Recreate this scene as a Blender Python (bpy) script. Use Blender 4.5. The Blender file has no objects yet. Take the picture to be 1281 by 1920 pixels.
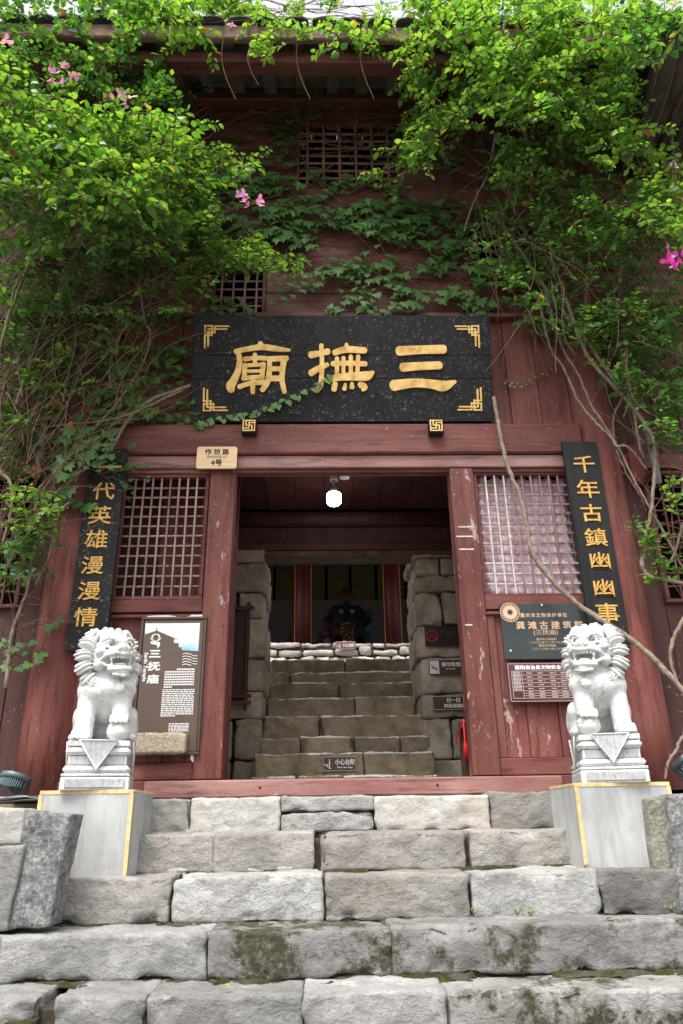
import bpy, bmesh, math, random
import numpy as np
from mathutils import Vector, Matrix, noise as mnoise

scene = bpy.context.scene
COL = scene.collection

# ------------------------------------------------------------------ camera
F = 1375.0; CX, CY = 640.5, 960.0; CAMD = 5.1        # picture focal length (px) and eye distance from the facade
_up = np.array([590 - CX, -(-2300 - CY), -F]); _up /= np.linalg.norm(_up)
_fw = np.array([611 - CX, -(1540 - CY), -F]); _fw -= _up * _fw.dot(_up); _fw /= np.linalg.norm(_fw)
_rt = np.cross(_fw, _up)
RW = np.array([_rt, _fw, _up])                        # camera axes -> world axes (x right, y into the picture, z up)
cam_d = bpy.data.cameras.new('camera'); cam = bpy.data.objects.new('camera', cam_d); COL.objects.link(cam)
M = Matrix.Identity(4)
for i in range(3):
    for j in range(3): M[i][j] = RW[i][j]
M[1][3] = -CAMD
cam.matrix_world = M
cam_d.sensor_fit = 'VERTICAL'; cam_d.sensor_height = 36.0; cam_d.sensor_width = 24.0
cam_d.lens = F / 1920 * 36; cam_d.clip_start = 0.05; cam_d.clip_end = 2000
scene.camera = cam

# ------------------------------------------------------------------ light
SUN_EL, SUN_AZ = math.radians(63), math.radians(206)   # azimuth measured from +y clockwise (towards +x)
world = bpy.data.worlds.new('World'); scene.world = world; world.use_nodes = True
wn = world.node_tree.nodes; wl = world.node_tree.links
bg = wn['Background']; bg.inputs['Strength'].default_value = 0.15
sky = wn.new('ShaderNodeTexSky'); sky.sky_type = 'NISHITA'; sky.sun_disc = False
sky.sun_elevation = SUN_EL; sky.sun_rotation = SUN_AZ; sky.dust_density = 4.0; sky.air_density = 1.0; sky.ozone_density = 1.0
hs = wn.new('ShaderNodeHueSaturation'); hs.inputs['Saturation'].default_value = 0.08; hs.inputs['Value'].default_value = 1.0
wl.new(sky.outputs[0], hs.inputs['Color']); wl.new(hs.outputs[0], bg.inputs['Color'])
sl = bpy.data.lights.new('sun', 'SUN'); sl.energy = 1.6; sl.angle = math.radians(24); sl.color = (1.0, 0.96, 0.9)
so = bpy.data.objects.new('sun', sl); COL.objects.link(so)
sd = Vector((math.sin(SUN_AZ) * math.cos(SUN_EL), math.cos(SUN_AZ) * math.cos(SUN_EL), math.sin(SUN_EL)))
so.rotation_euler = sd.to_track_quat('Z', 'Y').to_euler(); so.location = sd * 30
vs = scene.view_settings
vs.view_transform = 'Standard'; vs.look = 'None'; vs.gamma = 1.0; vs.use_curve_mapping = False; vs.exposure = 1.27
scene.cycles.max_bounces = 8

# ------------------------------------------------------------------ helpers
def W(px, py, y):
    """World point on the vertical plane at depth y that lies behind a picture position."""
    d = RW @ np.array([px - CX, -(py - CY), -F]); t = (y + CAMD) / d[1]; p = d * t
    return Vector((p[0], p[1] - CAMD, p[2]))
WO = {}
def wo(o): return WO.get(o.name, Vector((0, 0, 0))) if o else Vector((0, 0, 0))
def props(o, label=None, cat=None, group=None, kind=None):
    if label: o['label'] = label
    if cat: o['category'] = cat
    if group: o['group'] = group
    if kind: o['kind'] = kind
    return o
def thing(name, loc, label, cat, group=None, kind=None, parent=None):
    o = bpy.data.objects.new(name, None); COL.objects.link(o); o.empty_display_size = .1
    loc = Vector(loc); o.location = loc - wo(parent); o.parent = parent; WO[o.name] = loc
    return props(o, label, cat, group, kind)
def link_mesh(name, me, mats, parent=None, smooth=False, **kw):
    n = len(me.vertices)
    co = np.empty(n * 3, np.float32); me.vertices.foreach_get('co', co); co = co.reshape(-1, 3)
    c = (co.min(0) + co.max(0)) / 2
    me.vertices.foreach_set('co', (co - c).ravel())
    if not isinstance(mats, (list, tuple)): mats = [mats]
    if len(me.materials) == 0:
        for m in mats: me.materials.append(m)
    if smooth: me.polygons.foreach_set('use_smooth', np.ones(len(me.polygons), bool))
    me.update()
    o = bpy.data.objects.new(name, me); COL.objects.link(o)
    c = Vector([float(v) for v in c]); o.parent = parent; o.location = c - wo(parent); WO[o.name] = c
    return props(o, **kw)
def np_mesh(name, v, f, mi=None):
    v = np.asarray(v, np.float32); f = np.asarray(f, np.int32); k = f.shape[1]
    me = bpy.data.meshes.new(name)
    me.vertices.add(len(v)); me.vertices.foreach_set('co', v.ravel())
    me.loops.add(f.size); me.loops.foreach_set('vertex_index', f.ravel())
    me.polygons.add(len(f)); me.polygons.foreach_set('loop_start', np.arange(0, f.size, k, dtype=np.int32))
    if mi is not None: me.polygons.foreach_set('material_index', np.asarray(mi, np.int32))
    me.update(calc_edges=True)
    return me
class MB:
    def __init__(s): s.v = []; s.f = []
    def add(s, v, f):
        b = len(s.v); s.v += [tuple(p) for p in v]; s.f += [tuple(i + b for i in q) for q in f]; return s
    def box(s, x0, x1, y0, y1, z0, z1, c=.004):
        c = min(c, (x1 - x0) * .4, (y1 - y0) * .4, (z1 - z0) * .4)
        V = []; I = {}
        for sx in (0, 1):
            for sy in (0, 1):
                for sz in (0, 1):
                    X, Y, Z = (x0, x1)[sx], (y0, y1)[sy], (z0, z1)[sz]
                    ix, iy, iz = X + (c if sx == 0 else -c), Y + (c if sy == 0 else -c), Z + (c if sz == 0 else -c)
                    I[sx, sy, sz] = len(V); V += [(X, iy, iz), (ix, Y, iz), (ix, iy, Z)]
        A = lambda a, b, d, k: I[a, b, d] + k
        Fc = []
        for q in (0, 1):
            Fc += [(A(q,0,0,0),A(q,1,0,0),A(q,1,1,0),A(q,0,1,0)), (A(0,q,0,1),A(1,q,0,1),A(1,q,1,1),A(0,q,1,1)),
                   (A(0,0,q,2),A(1,0,q,2),A(1,1,q,2),A(0,1,q,2))]
            for r in (0, 1):
                Fc += [(A(q,r,0,0),A(q,r,1,0),A(q,r,1,1),A(q,r,0,1)), (A(q,0,r,0),A(q,1,r,0),A(q,1,r,2),A(q,0,r,2)),
                       (A(0,q,r,1),A(1,q,r,1),A(1,q,r,2),A(0,q,r,2))]
                for t in (0, 1): Fc.append((A(q,r,t,0),A(q,r,t,1),A(q,r,t,2)))
        return s.add(V, Fc)
    def tube(s, pts, rad, n=6, cap=True):
        pts = [Vector(p) for p in pts]; m = len(pts)
        if not hasattr(rad, '__len__'): rad = [rad] * m
        V = []; ref = None
        for i, p in enumerate(pts):
            t = (pts[min(i + 1, m - 1)] - pts[max(i - 1, 0)])
            t = t.normalized() if t.length > 1e-9 else Vector((0, 0, 1))
            if ref is None: ref = t.orthogonal().normalized()
            ref = ref - t * ref.dot(t); ref = ref.normalized() if ref.length > 1e-6 else t.orthogonal().normalized()
            b = t.cross(ref)
            for k in range(n):
                a = 2 * math.pi * k / n; V.append(p + (ref * math.cos(a) + b * math.sin(a)) * rad[i])
        Fc = []
        for i in range(m - 1):
            for k in range(n): Fc.append((i*n+k, i*n+(k+1) % n, (i+1)*n+(k+1) % n, (i+1)*n+k))
        if cap: Fc += [tuple(range(n - 1, -1, -1)), tuple((m-1)*n + k for k in range(n))]
        return s.add(V, Fc)
    def prism(s, poly, y0, y1):
        """poly: (x, z) outline, from y0 (front) to y1 (back)."""
        n = len(poly)
        V = [(p[0], y0, p[1]) for p in poly] + [(p[0], y1, p[1]) for p in poly]
        Fc = [tuple(range(n)), tuple(range(2*n-1, n-1, -1))] + [(i, i + n, (i+1) % n + n, (i+1) % n) for i in range(n)]
        return s.add(V, Fc)
    def lathe(s, prof, n=20, o=(0, 0, 0)):
        V = []; m = len(prof)
        for r, z in prof:
            for k in range(n):
                a = 2*math.pi*k/n; V.append((o[0]+r*math.cos(a), o[1]+r*math.sin(a), o[2]+z))
        Fc = [(i*n+k, i*n+(k+1) % n, (i+1)*n+(k+1) % n, (i+1)*n+k) for i in range(m-1) for k in range(n)]
        Fc += [tuple(range(n-1, -1, -1)), tuple((m-1)*n+k for k in range(n))]
        return s.add(V, Fc)
    def xf(s, Mx): s.v = [tuple(Mx @ Vector(p)) for p in s.v]; return s
    def build(s, name, mat, parent=None, smooth=False, **kw):
        me = bpy.data.meshes.new(name); me.from_pydata(s.v, [], s.f)
        bm = bmesh.new(); bm.from_mesh(me); bmesh.ops.recalc_face_normals(bm, faces=bm.faces); bm.to_mesh(me); bm.free()
        return link_mesh(name, me, mat, parent, smooth, **kw)
def spline(pts, k=6):
    P = [Vector(p) for p in pts]; P = [P[0]*2-P[1]] + P + [P[-1]*2-P[-2]]; out = []
    for i in range(1, len(P)-2):
        a, b, c, d = P[i-1:i+3]
        for j in range(k):
            t = j/k; out.append(.5*((2*b)+(c-a)*t+(2*a-5*b+4*c-d)*t*t+(3*b-a-3*c+d)*t**3))
    return out + [P[-2]]

# ------------------------------------------------------------------ materials
class NT:
    def __init__(s, name, rough=.7, spec=.3, metal=0):
        s.m = bpy.data.materials.new(name); s.m.use_nodes = True
        s.n = s.m.node_tree.nodes; s.l = s.m.node_tree.links; s.b = s.n['Principled BSDF']
        s.b.inputs['Roughness'].default_value = rough; s.b.inputs['Specular IOR Level'].default_value = spec
        s.b.inputs['Metallic'].default_value = metal
        s.tc = None
    def co(s, scale=(1, 1, 1), rand=True):
        if s.tc is None:
            t = s.n.new('ShaderNodeTexCoord'); s.tc = t.outputs['Object']
            if rand:
                oi = s.n.new('ShaderNodeObjectInfo'); s.rnd = oi.outputs['Random']
                mu = s.n.new('ShaderNodeMath'); mu.operation = 'MULTIPLY'; mu.inputs[1].default_value = 57.3; s.l.new(s.rnd, mu.inputs[0])
                va = s.n.new('ShaderNodeVectorMath'); va.operation = 'ADD'; s.l.new(s.tc, va.inputs[0]); s.l.new(mu.outputs[0], va.inputs[1])
                s.tc0 = s.tc; s.tc = va.outputs[0]
        mp = s.n.new('ShaderNodeMapping'); mp.inputs['Scale'].default_value = scale; s.l.new(s.tc, mp.inputs['Vector'])
        return mp.outputs[0]
    def noise(s, scale, detail=4, rough=.55, st=(1, 1, 1), dist=0):
        x = s.n.new('ShaderNodeTexNoise'); x.inputs['Scale'].default_value = scale; x.inputs['Detail'].default_value = detail
        x.inputs['Roughness'].default_value = rough; x.inputs['Distortion'].default_value = dist; s.l.new(s.co(st), x.inputs['Vector'])
        return x.outputs['Fac']
    def vor(s, scale, st=(1, 1, 1), feat='F1'):
        x = s.n.new('ShaderNodeTexVoronoi'); x.feature = feat; x.inputs['Scale'].default_value = scale; s.l.new(s.co(st), x.inputs['Vector'])
        return x.outputs['Distance']
    def ramp(s, fac, stops):
        r = s.n.new('ShaderNodeValToRGB'); e = r.color_ramp.elements
        while len(e) < len(stops): e.new(.5)
        for q, (p, c) in zip(e, stops):
            q.position = p; q.color = (c, c, c, 1) if not hasattr(c, '__len__') else (*c, 1)
        s.l.new(fac, r.inputs[0]); return r.outputs[0]
    def mix(s, fac, a, b, mode='MIX'):
        x = s.n.new('ShaderNodeMix'); x.data_type = 'RGBA'; x.blend_type = mode
        for k, v in ((0, fac), (6, a), (7, b)):
            if hasattr(v, 'is_linked'): s.l.new(v, x.inputs[k])
            elif k == 0: x.inputs[0].default_value = v
            else: x.inputs[k].default_value = (*v, 1)
        return x.outputs[2]
    def math(s, op, a, b=0.0):
        x = s.n.new('ShaderNodeMath'); x.operation = op
        for k, v in ((0, a), (1, b)):
            if hasattr(v, 'is_linked'): s.l.new(v, x.inputs[k])
            else: x.inputs[k].default_value = v
        return x.outputs[0]
    def col(s, c):
        if hasattr(c, 'is_linked'): s.l.new(c, s.b.inputs['Base Color'])
        else: s.b.inputs['Base Color'].default_value = (*c, 1)
        return s
    def bump(s, h, strength=.5, dist=.01, prev=None):
        x = s.n.new('ShaderNodeBump'); x.inputs['Strength'].default_value = strength; x.inputs['Distance'].default_value = dist
        s.l.new(h, x.inputs['Height'])
        if prev is not None: s.l.new(prev, x.inputs['Normal'])
        s.l.new(x.outputs[0], s.b.inputs['Normal']); return x.outputs[0]

def red_wood(name, axis, c0=(.072, .017, .014), c1=(.130, .033, .027), c2=(.205, .074, .060), fleck=.5, peel=.0):
    st = {'z': (9, 9, .9), 'x': (.9, 9, 9)}[axis]; st2 = {'z': (30, 30, 3.2), 'x': (3.2, 30, 30)}[axis]
    t = NT(name, .62, .28)
    base = t.ramp(t.noise(1.0, 6, .62, st), [(.28, c0), (.5, c1), (.75, c2)])
    big = t.ramp(t.noise(1.7, 5, .6), [(.35, 0), (.7, 1)])
    base = t.mix(t.math('MULTIPLY', big, .55), base, c2)
    tone = t.ramp(t.rnd, [(0, .76), (1, 1.16)]); base = t.mix(1.0, base, tone, 'MULTIPLY')
    gr = t.noise(1.0, 3, .6, st2)
    fade = t.ramp(t.noise(.55, 5, .65, (5, 5, .6) if axis == 'z' else (.6, 5, 5)), [(.52, 0), (.76, .55)]); base = t.mix(fade, base, (c2[0]*1.1, c2[1]*1.35, c2[2]*1.35))
    base = t.mix(t.ramp(gr, [(.52, 0), (.70, .6)]), base, (.035, .009, .008))
    drk = t.ramp(t.noise(1.0, 6, .7, (12, 12, .7) if axis == 'z' else (.7, 12, 12)), [(.56, 0), (.70, .6)]); base = t.mix(drk, base, (.032, .010, .009))
    # paint loss: small pale chips and a few longer scratches
    th = .65 - .03 * fleck
    chip = t.ramp(t.noise(46, 5, .68, (1, 1, .55) if axis == 'z' else (.55, 1, 1), .6), [(th, 0), (th + .035, 1)])
    mask = t.ramp(t.noise(3.1, 4, .6), [(.36, .12), (.58, 1)])
    chip = t.math('MULTIPLY', chip, mask)
    base = t.mix(t.math('MULTIPLY', chip, .62), base, (.42, .33, .29))
    if peel:
        pl = t.ramp(t.noise(7, 6, .7, (1.7, 1.7, .55) if axis == 'z' else (.5, 1.6, 1.6), .4), [(.68 - .1 * peel, 0), (.72 - .1 * peel, 1)])
        base = t.mix(t.math('MULTIPLY', pl, .7), base, (.42, .34, .32))
    t.col(base)
    h = t.math('ADD', t.math('MULTIPLY', gr, .6), t.math('MULTIPLY', chip, -.5))
    t.bump(h, .55, .006)
    return t.m
def stone(name, cols, scale=5, bump=.6, moss=0.0, mossy=(.024, .026, .010), stain=(.12, .105, .085), stainamt=.5, speck=0, pale=.0):
    t = NT(name, .85, .2)
    base = t.ramp(t.noise(scale, 8, .66, dist=.3), [(.28, cols[0]), (.5, cols[1]), (.72, cols[2])])
    tone = t.ramp(t.rnd, [(0, .80), (1, 1.14)]); base = t.mix(1.0, base, tone, 'MULTIPLY')
    n2 = t.noise(scale * 6, 6, .75)
    base = t.mix(t.ramp(t.noise(scale * 14, 6, .8), [(.50, 0), (.66, .5)]), base, tuple(c * .38 for c in cols[1]))
    base = t.mix(t.ramp(n2, [(.25, .38), (.42, 0)]), base, tuple(min(.7, c * 1.5) for c in cols[2]))
    crk = t.n.new('ShaderNodeTexVoronoi'); crk.feature = 'DISTANCE_TO_EDGE'; crk.inputs['Scale'].default_value = 3.2; wv = t.n.new('ShaderNodeVectorMath'); wv.operation = 'ADD'; nz = t.n.new('ShaderNodeTexNoise'); nz.inputs['Scale'].default_value = 7; nz.inputs['Detail'].default_value = 5; t.l.new(t.tc, nz.inputs['Vector']); t.l.new(t.tc, wv.inputs[0]); t.l.new(nz.outputs['Color'], wv.inputs[1]); t.l.new(wv.outputs[0], crk.inputs['Vector'])
    base = t.mix(t.math('MULTIPLY', t.ramp(crk.outputs['Distance'], [(.0, .75), (.012, 0)]), t.ramp(t.noise(2.9, 3, .6), [(.52, 0), (.6, 1)])), base, tuple(c * .25 for c in cols[0]))
    st = t.ramp(t.noise(2.3, 6, .68), [(.5, 0), (.72, stainamt)])
    base = t.mix(st, base, stain)
    if pale:
        base = t.mix(t.ramp(t.noise(4.3, 7, .75), [(.58, 0), (.66, pale)]), base, (.62, .60, .57))
    if speck:
        base = t.mix(t.ramp(t.noise(60, 3, .7), [(.42, 0), (.6, speck)]), base, (.05, .05, .055))
    if moss:
        mm = t.math('MULTIPLY', t.ramp(t.noise(3.4, 7, .72), [(.60 - .2*moss, 0), (.67 - .2*moss, 1)]), t.ramp(t.noise(26, 4, .7), [(.3, .35), (.5, 1)]))
        mc = t.ramp(t.noise(40, 3, .6), [(.3, mossy), (.7, (mossy[0]*2.1, mossy[1]*1.75, mossy[2]*1.5))])
        base = t.mix(t.math('MULTIPLY', mm, .93), base, mc)
    t.col(base)
    rg = t.n.new('ShaderNodeMapping'); rg.inputs['Rotation'].default_value = (.3, .85, .2); rg.inputs['Scale'].default_value = (1, 1, 1.7); t.l.new(t.tc, rg.inputs['Vector'])
    ch = t.n.new('ShaderNodeTexNoise'); ch.inputs['Scale'].default_value = scale*4.5; ch.inputs['Detail'].default_value = 8; ch.inputs['Roughness'].default_value = .66; ch.inputs['Distortion'].default_value = .5; t.l.new(rg.outputs[0], ch.inputs['Vector'])
    vr = t.vor(scale*2.8); hh = t.math('ADD', t.math('MULTIPLY', ch.outputs['Fac'], 1.0), t.math('MULTIPLY', vr, .8))
    a = t.bump(hh, min(1, bump*.85), .022)
    t.bump(t.noise(scale * 16, 6, .75), bump * .8, .009, a)
    return t.m
def plain(name, c, rough=.6, spec=.3, metal=0, var=.12, scale=12, bump=0):
    t = NT(name, rough, spec, metal)
    n = t.noise(scale, 4, .6)
    t.col(t.ramp(n, [(.3, tuple(x*(1-var) for x in c)), (.7, tuple(min(1, x*(1+var)) for x in c))]))
    if bump: t.bump(t.noise(scale*3, 5, .65), bump, .005)
    return t.m
def leaf_mat(name, c, back=1.25, tr=.38, gloss=.42):
    t = NT(name, gloss, .45)
    n = t.noise(9, 3, .6)
    base = t.ramp(n, [(.3, tuple(x*.78 for x in c)), (.7, tuple(x*1.2 for x in c))])
    tone = t.ramp(t.rnd, [(0, .75), (1, 1.25)]); base = t.mix(1.0, base, tone, 'MULTIPLY')
    t.col(base)
    tl = t.n.new('ShaderNodeBsdfTranslucent')
    tcol = t.mix(1.0, base, (back*1.25, back*1.25, back*.55), 'MULTIPLY'); t.l.new(tcol, tl.inputs['Color'])
    mx = t.n.new('ShaderNodeMixShader'); mx.inputs[0].default_value = tr
    t.l.new(t.b.outputs[0], mx.inputs[1]); t.l.new(tl.outputs[0], mx.inputs[2])
    t.l.new(mx.outputs[0], t.n['Material Output'].inputs['Surface'])
    return t.m

MRZ = red_wood('red_paint_vertical', 'z'); MRX = red_wood('red_paint_horizontal', 'x')
MRP = red_wood('red_paint_peeling', 'z', peel=.75, fleck=.9)
MRW = red_wood('red_paint_worn', 'x', (.14, .045, .040), (.22, .092, .080), (.36, .21, .19), 1.0)
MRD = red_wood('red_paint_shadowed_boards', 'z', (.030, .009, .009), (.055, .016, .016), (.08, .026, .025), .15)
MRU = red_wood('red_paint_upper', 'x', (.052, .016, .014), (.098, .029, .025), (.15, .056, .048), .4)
MLAT = red_wood('lattice_paint', 'z', (.15, .06, .056), (.25, .13, .12), (.40, .30, .28), .9)
MLAT2 = red_wood('lattice_paint_upper', 'z', (.10, .045, .040), (.17, .085, .076), (.26, .16, .145), .5)
MLATW = plain('lattice_bare_wood', (.46, .40, .37), .8, .2, var=.3, scale=30)
MEAVE = plain('eave_wood', (.085, .055, .042), .8, .2, var=.4, scale=9, bump=.4)
MRAFT = plain('grey_rafter_wood', (.17, .15, .125), .85, .15, var=.4, scale=14, bump=.4)
MTILE = plain('roof_tile_clay', (.075, .072, .07), .85, .2, var=.3, scale=16, bump=.3)
MSIDE = red_wood('red_paint_weathered_shaded', 'z', (.030, .011, .010), (.058, .020, .018), (.095, .038, .034), .3)  # old dark side boards, with the vines' shade also put into the colour
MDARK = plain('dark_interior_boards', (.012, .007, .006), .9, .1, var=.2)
t = NT('black_lacquer', .6, .18)
b0 = t.ramp(t.noise(6, 4, .6), [(.3, (.007, .007, .008)), (.7, (.016, .016, .017))])
sp = t.math('MULTIPLY', t.ramp(t.noise(42, 5, .7, dist=1.2), [(.595, 0), (.62, 1)]), t.ramp(t.noise(4, 4, .6), [(.32, .2), (.55, 1)]))
t.col(t.mix(t.math('MULTIPLY', sp, .75), b0, (.20, .185, .15))); t.bump(t.noise(30, 4, .6), .15, .003); MBLK = t.m
t = NT('black_lacquer_newer', .55, .2)
sp = t.math('MULTIPLY', t.ramp(t.noise(40, 5, .7, dist=1.0), [(.66, 0), (.69, 1)]), t.ramp(t.noise(3, 4, .6), [(.5, 0), (.7, 1)]))
t.col(t.mix(t.math('MULTIPLY', sp, .6), t.ramp(t.noise(1, 4, .6, (30, 30, 1.5)), [(.3, (.007, .008, .009)), (.7, (.02, .02, .022))]), (.17, .155, .13))); MBLK2 = t.m
t = NT('gold_leaf', .5, .5, .25)
t.col(t.ramp(t.noise(14, 6, .65), [(.30, (.42, .22, .05)), (.5, (.66, .42, .13)), (.75, (.78, .58, .27))])); t.bump(t.noise(60, 4, .6), .25, .003); MGOLD = t.m
t = NT('gold_paint', .5, .5, .2)
t.col(t.ramp(t.noise(30, 4, .65), [(.30, (.40, .19, .03)), (.55, (.60, .35, .08)), (.8, (.70, .48, .18))])); MGOLD2 = t.m
S_PALE = stone('pale_limestone', [(.31, .295, .27), (.44, .425, .40), (.57, .555, .53)], 4, .55, stain=(.40, .30, .21), stainamt=.42)
S_GREY = stone('grey_limestone', [(.205, .192, .178), (.30, .285, .265), (.41, .392, .37)], 4, 1.0, stain=(.25, .21, .175), stainamt=.5)
S_GREYL = stone('light_grey_limestone', [(.25, .247, .24), (.355, .35, .341), (.48, .474, .465)], 4.5, 1.0, stain=(.2, .19, .18), stainamt=.55, pale=.4)
S_NEUT = stone('neutral_limestone', [(.195, .192, .186), (.275, .271, .263), (.37, .365, .356)], 4.5, .9, stain=(.13, .12, .11), stainamt=.5, pale=.3)
S_MOSS = stone('mossy_limestone', [(.17, .163, .155), (.26, .252, .243), (.36, .35, .338)], 4, .85, moss=.62, stain=(.10, .09, .075), stainamt=.65, pale=.3)
S_MOSSL = stone('lightly_mossed_limestone', [(.165, .158, .152), (.25, .243, .236), (.35, .342, .333)], 4, .85, moss=.30, stain=(.10, .09, .08), stainamt=.6, pale=.35)
S_DARK = stone('dark_rough_limestone', [(.12, .115, .11), (.185, .178, .17), (.26, .25, .24)], 5, .85, stain=(.08, .072, .066), stainamt=.5)
S_SPECK = stone('speckled_slab_stone', [(.08, .085, .09), (.36, .365, .36), (.68, .675, .65)], 17, 1.0, speck=.5, stain=(.1, .1, .1), stainamt=.2)
S_LICH = stone('lichened_slab_stone', [(.20, .195, .145), (.31, .30, .235), (.42, .415, .36)], 13, .9, speck=.3, stain=(.12, .12, .08), stainamt=.4)
S_WARM = stone('warm_brown_stone', [(.125, .095, .060), (.225, .178, .118), (.34, .285, .20)], 5, .75, stain=(.06, .048, .034), stainamt=.6)
S_SKYLIT = stone('skylit_nosing_tint', [(.40, .38, .34), (.58, .56, .52), (.72, .70, .66)], 6, .6, stainamt=.3)  # pale nosing: courtyard sky light on the step edges, put into the colour
S_JAMB = stone('jamb_stone', [(.185, .152, .112), (.305, .258, .20), (.44, .385, .31)], 5, .75, stain=(.075, .06, .045), stainamt=.55, pale=.15)
S_RUB = stone('rubble_stone', [(.30, .27, .235), (.45, .42, .38), (.60, .57, .53)], 5, .6, stain=(.36, .25, .2), stainamt=.45)
S_GRAN = stone('yellow_granite', [(.33, .26, .17), (.47, .39, .28), (.60, .53, .42)], 30, .5, speck=.45, stainamt=.15)
MSOIL = plain('joint_soil', (.055, .045, .033), .95, .1, var=.5, scale=30, bump=.8)
t = NT('moss', .95, .1)
t.col(t.mix(t.ramp(t.noise(9, 5, .7), [(.45, 0), (.6, 1)]), t.ramp(t.noise(45, 4, .7), [(.3, (.020, .022, .008)), (.7, (.062, .062, .018))]), (.085, .072, .054))); t.bump(t.noise(90, 4, .7), 1.0, .012); MMOSS = t.m
t = NT('white_marble', .62, .35)
b0 = t.ramp(t.noise(5, 7, .65), [(.3, (.50, .50, .49)), (.55, (.64, .64, .63)), (.8, (.72, .72, .71))])
b0 = t.mix(t.ramp(t.noise(16, 7, .72), [(.51, 0), (.68, .6)]), b0, (.36, .35, .33))
b0 = t.mix(t.math('MULTIPLY', t.ramp(t.noise(48, 6, .78, (1, 1, .5)), [(.50, 0), (.64, .6)]), t.ramp(t.noise(7, 4, .6), [(.40, .2), (.58, 1)])), b0, (.24, .25, .26))
t.col(b0); pb = t.bump(t.noise(26, 6, .7), .35, .008); t.bump(t.noise(120, 5, .7), .5, .004, pb); MMARB = t.m
t = NT('chiselled_marble', .75, .25)
b0 = t.ramp(t.noise(6, 6, .65), [(.3, (.30, .305, .31)), (.7, (.50, .50, .50))])
b0 = t.mix(t.ramp(t.noise(70, 4, .75, (1, 1, .35)), [(.50, 0), (.64, .65)]), b0, (.20, .21, .22))
t.col(b0); t.bump(t.noise(70, 4, .75, (1, 1, .35)), .7, .006); MCHIS = t.m
MPUP = plain('dusty_grey_carving', (.16, .165, .175), .6)
t = NT('cement_render', .85, .2)
b0 = t.ramp(t.noise(2.2, 7, .62, (1.3, 1, .8)), [(.30, (.29, .295, .295)), (.5, (.40, .405, .40)), (.72, (.50, .505, .505))])
b0 = t.mix(t.ramp(t.noise(1.0, 5, .7, (14, 14, 1.6)), [(.46, 0), (.68, .6)]), b0, (.22, .225, .225))
b0 = t.mix(t.ramp(t.noise(9, 7, .75), [(.52, 0), (.68, .5)]), b0, (.26, .255, .24))
t.col(b0); t.bump(t.noise(55, 5, .65), .2, .004); MCEM = t.m
MYEL = plain('yellow_edge_paint', (.60, .44, .22), .75, .25, var=.28, scale=26)
MBROWN = plain('sign_brown', (.105, .068, .052), .45, .4, var=.06)
MFRAME = plain('sign_bronze_frame', (.085, .062, .05), .4, .4, .3, var=.1)
MWHITE = plain('white_print', (.78, .78, .78), .6, var=.03)
MCREAM = plain('cream_print', (.72, .70, .66), .6, var=.05)
MRED = plain('red_cloth', (.62, .012, .018), .7, var=.2)
MREDP = plain('red_print', (.45, .02, .02), .6)
MPLQ = plain('green_black_metal', (.028, .036, .036), .33, .5, .25, var=.25, scale=3)
MTAB = plain('maroon_notice', (.075, .019, .016), .3, .5, var=.3, scale=4)
MPALE = plain('pale_line_print', (.42, .36, .36), .5, var=.03)
MCOPPER = plain('copper_lettering', (.60, .40, .25), .45, .5, .3, var=.08)
MSTEEL = plain('steel', (.5, .5, .5), .35, .5, .8, var=.1)
MLAMPC = plain('blue_grey_cast_metal', (.10, .14, .155), .45, .4, .3, var=.15)
MBLACKM = plain('black_cast_metal', (.012, .012, .013), .5, .4, .1)
MCABLE = plain('black_cable', (.012, .012, .016), .5, .4)
MPIPE = plain('grey_pipe', (.22, .225, .22), .55, .35, .2, var=.2, scale=25)
MPLATE = NT('plate_wood', .45, .4); MPLATE.col(MPLATE.ramp(MPLATE.noise(1, 4, .6, (4, 60, 60)), [(.3, (.62, .40, .21)), (.7, (.76, .55, .34))])); MPLATE = MPLATE.m
MINK = plain('black_ink', (.025, .022, .02), .6)
MSTEM = plain('vine_bark', (.135, .10, .075), .85, .15, var=.4, scale=24, bump=.4)
MSTEML = plain('pale_vine_bark', (.20, .158, .12), .85, .15, var=.35, scale=24, bump=.4)
MTWIG = plain('twig', (.125, .072, .05), .85, .15, var=.4, scale=18)
LB1 = leaf_mat('leaf_bright', (.105, .245, .040), tr=.5); LB2 = leaf_mat('leaf_young', (.195, .335, .055), tr=.54)
LB3 = leaf_mat('leaf_deep', (.048, .155, .032), tr=.44)
LI1 = leaf_mat('ivy_deep', (.075, .18, .048), tr=.38, gloss=.5); LI2 = leaf_mat('ivy_mid', (.11, .24, .060), tr=.42, gloss=.5)
LI3 = leaf_mat('ivy_pale', (.14, .28, .09), tr=.4, gloss=.55)
LDRY = leaf_mat('leaf_dry', (.30, .13, .045), tr=.25); LYEL = leaf_mat('leaf_yellowed', (.50, .40, .06), tr=.3)
MPINK = leaf_mat('bract_pink', (.78, .34, .68), back=.9, tr=.35); MMAG = leaf_mat('bract_magenta', (.75, .06, .55), back=.9, tr=.35)

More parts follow.
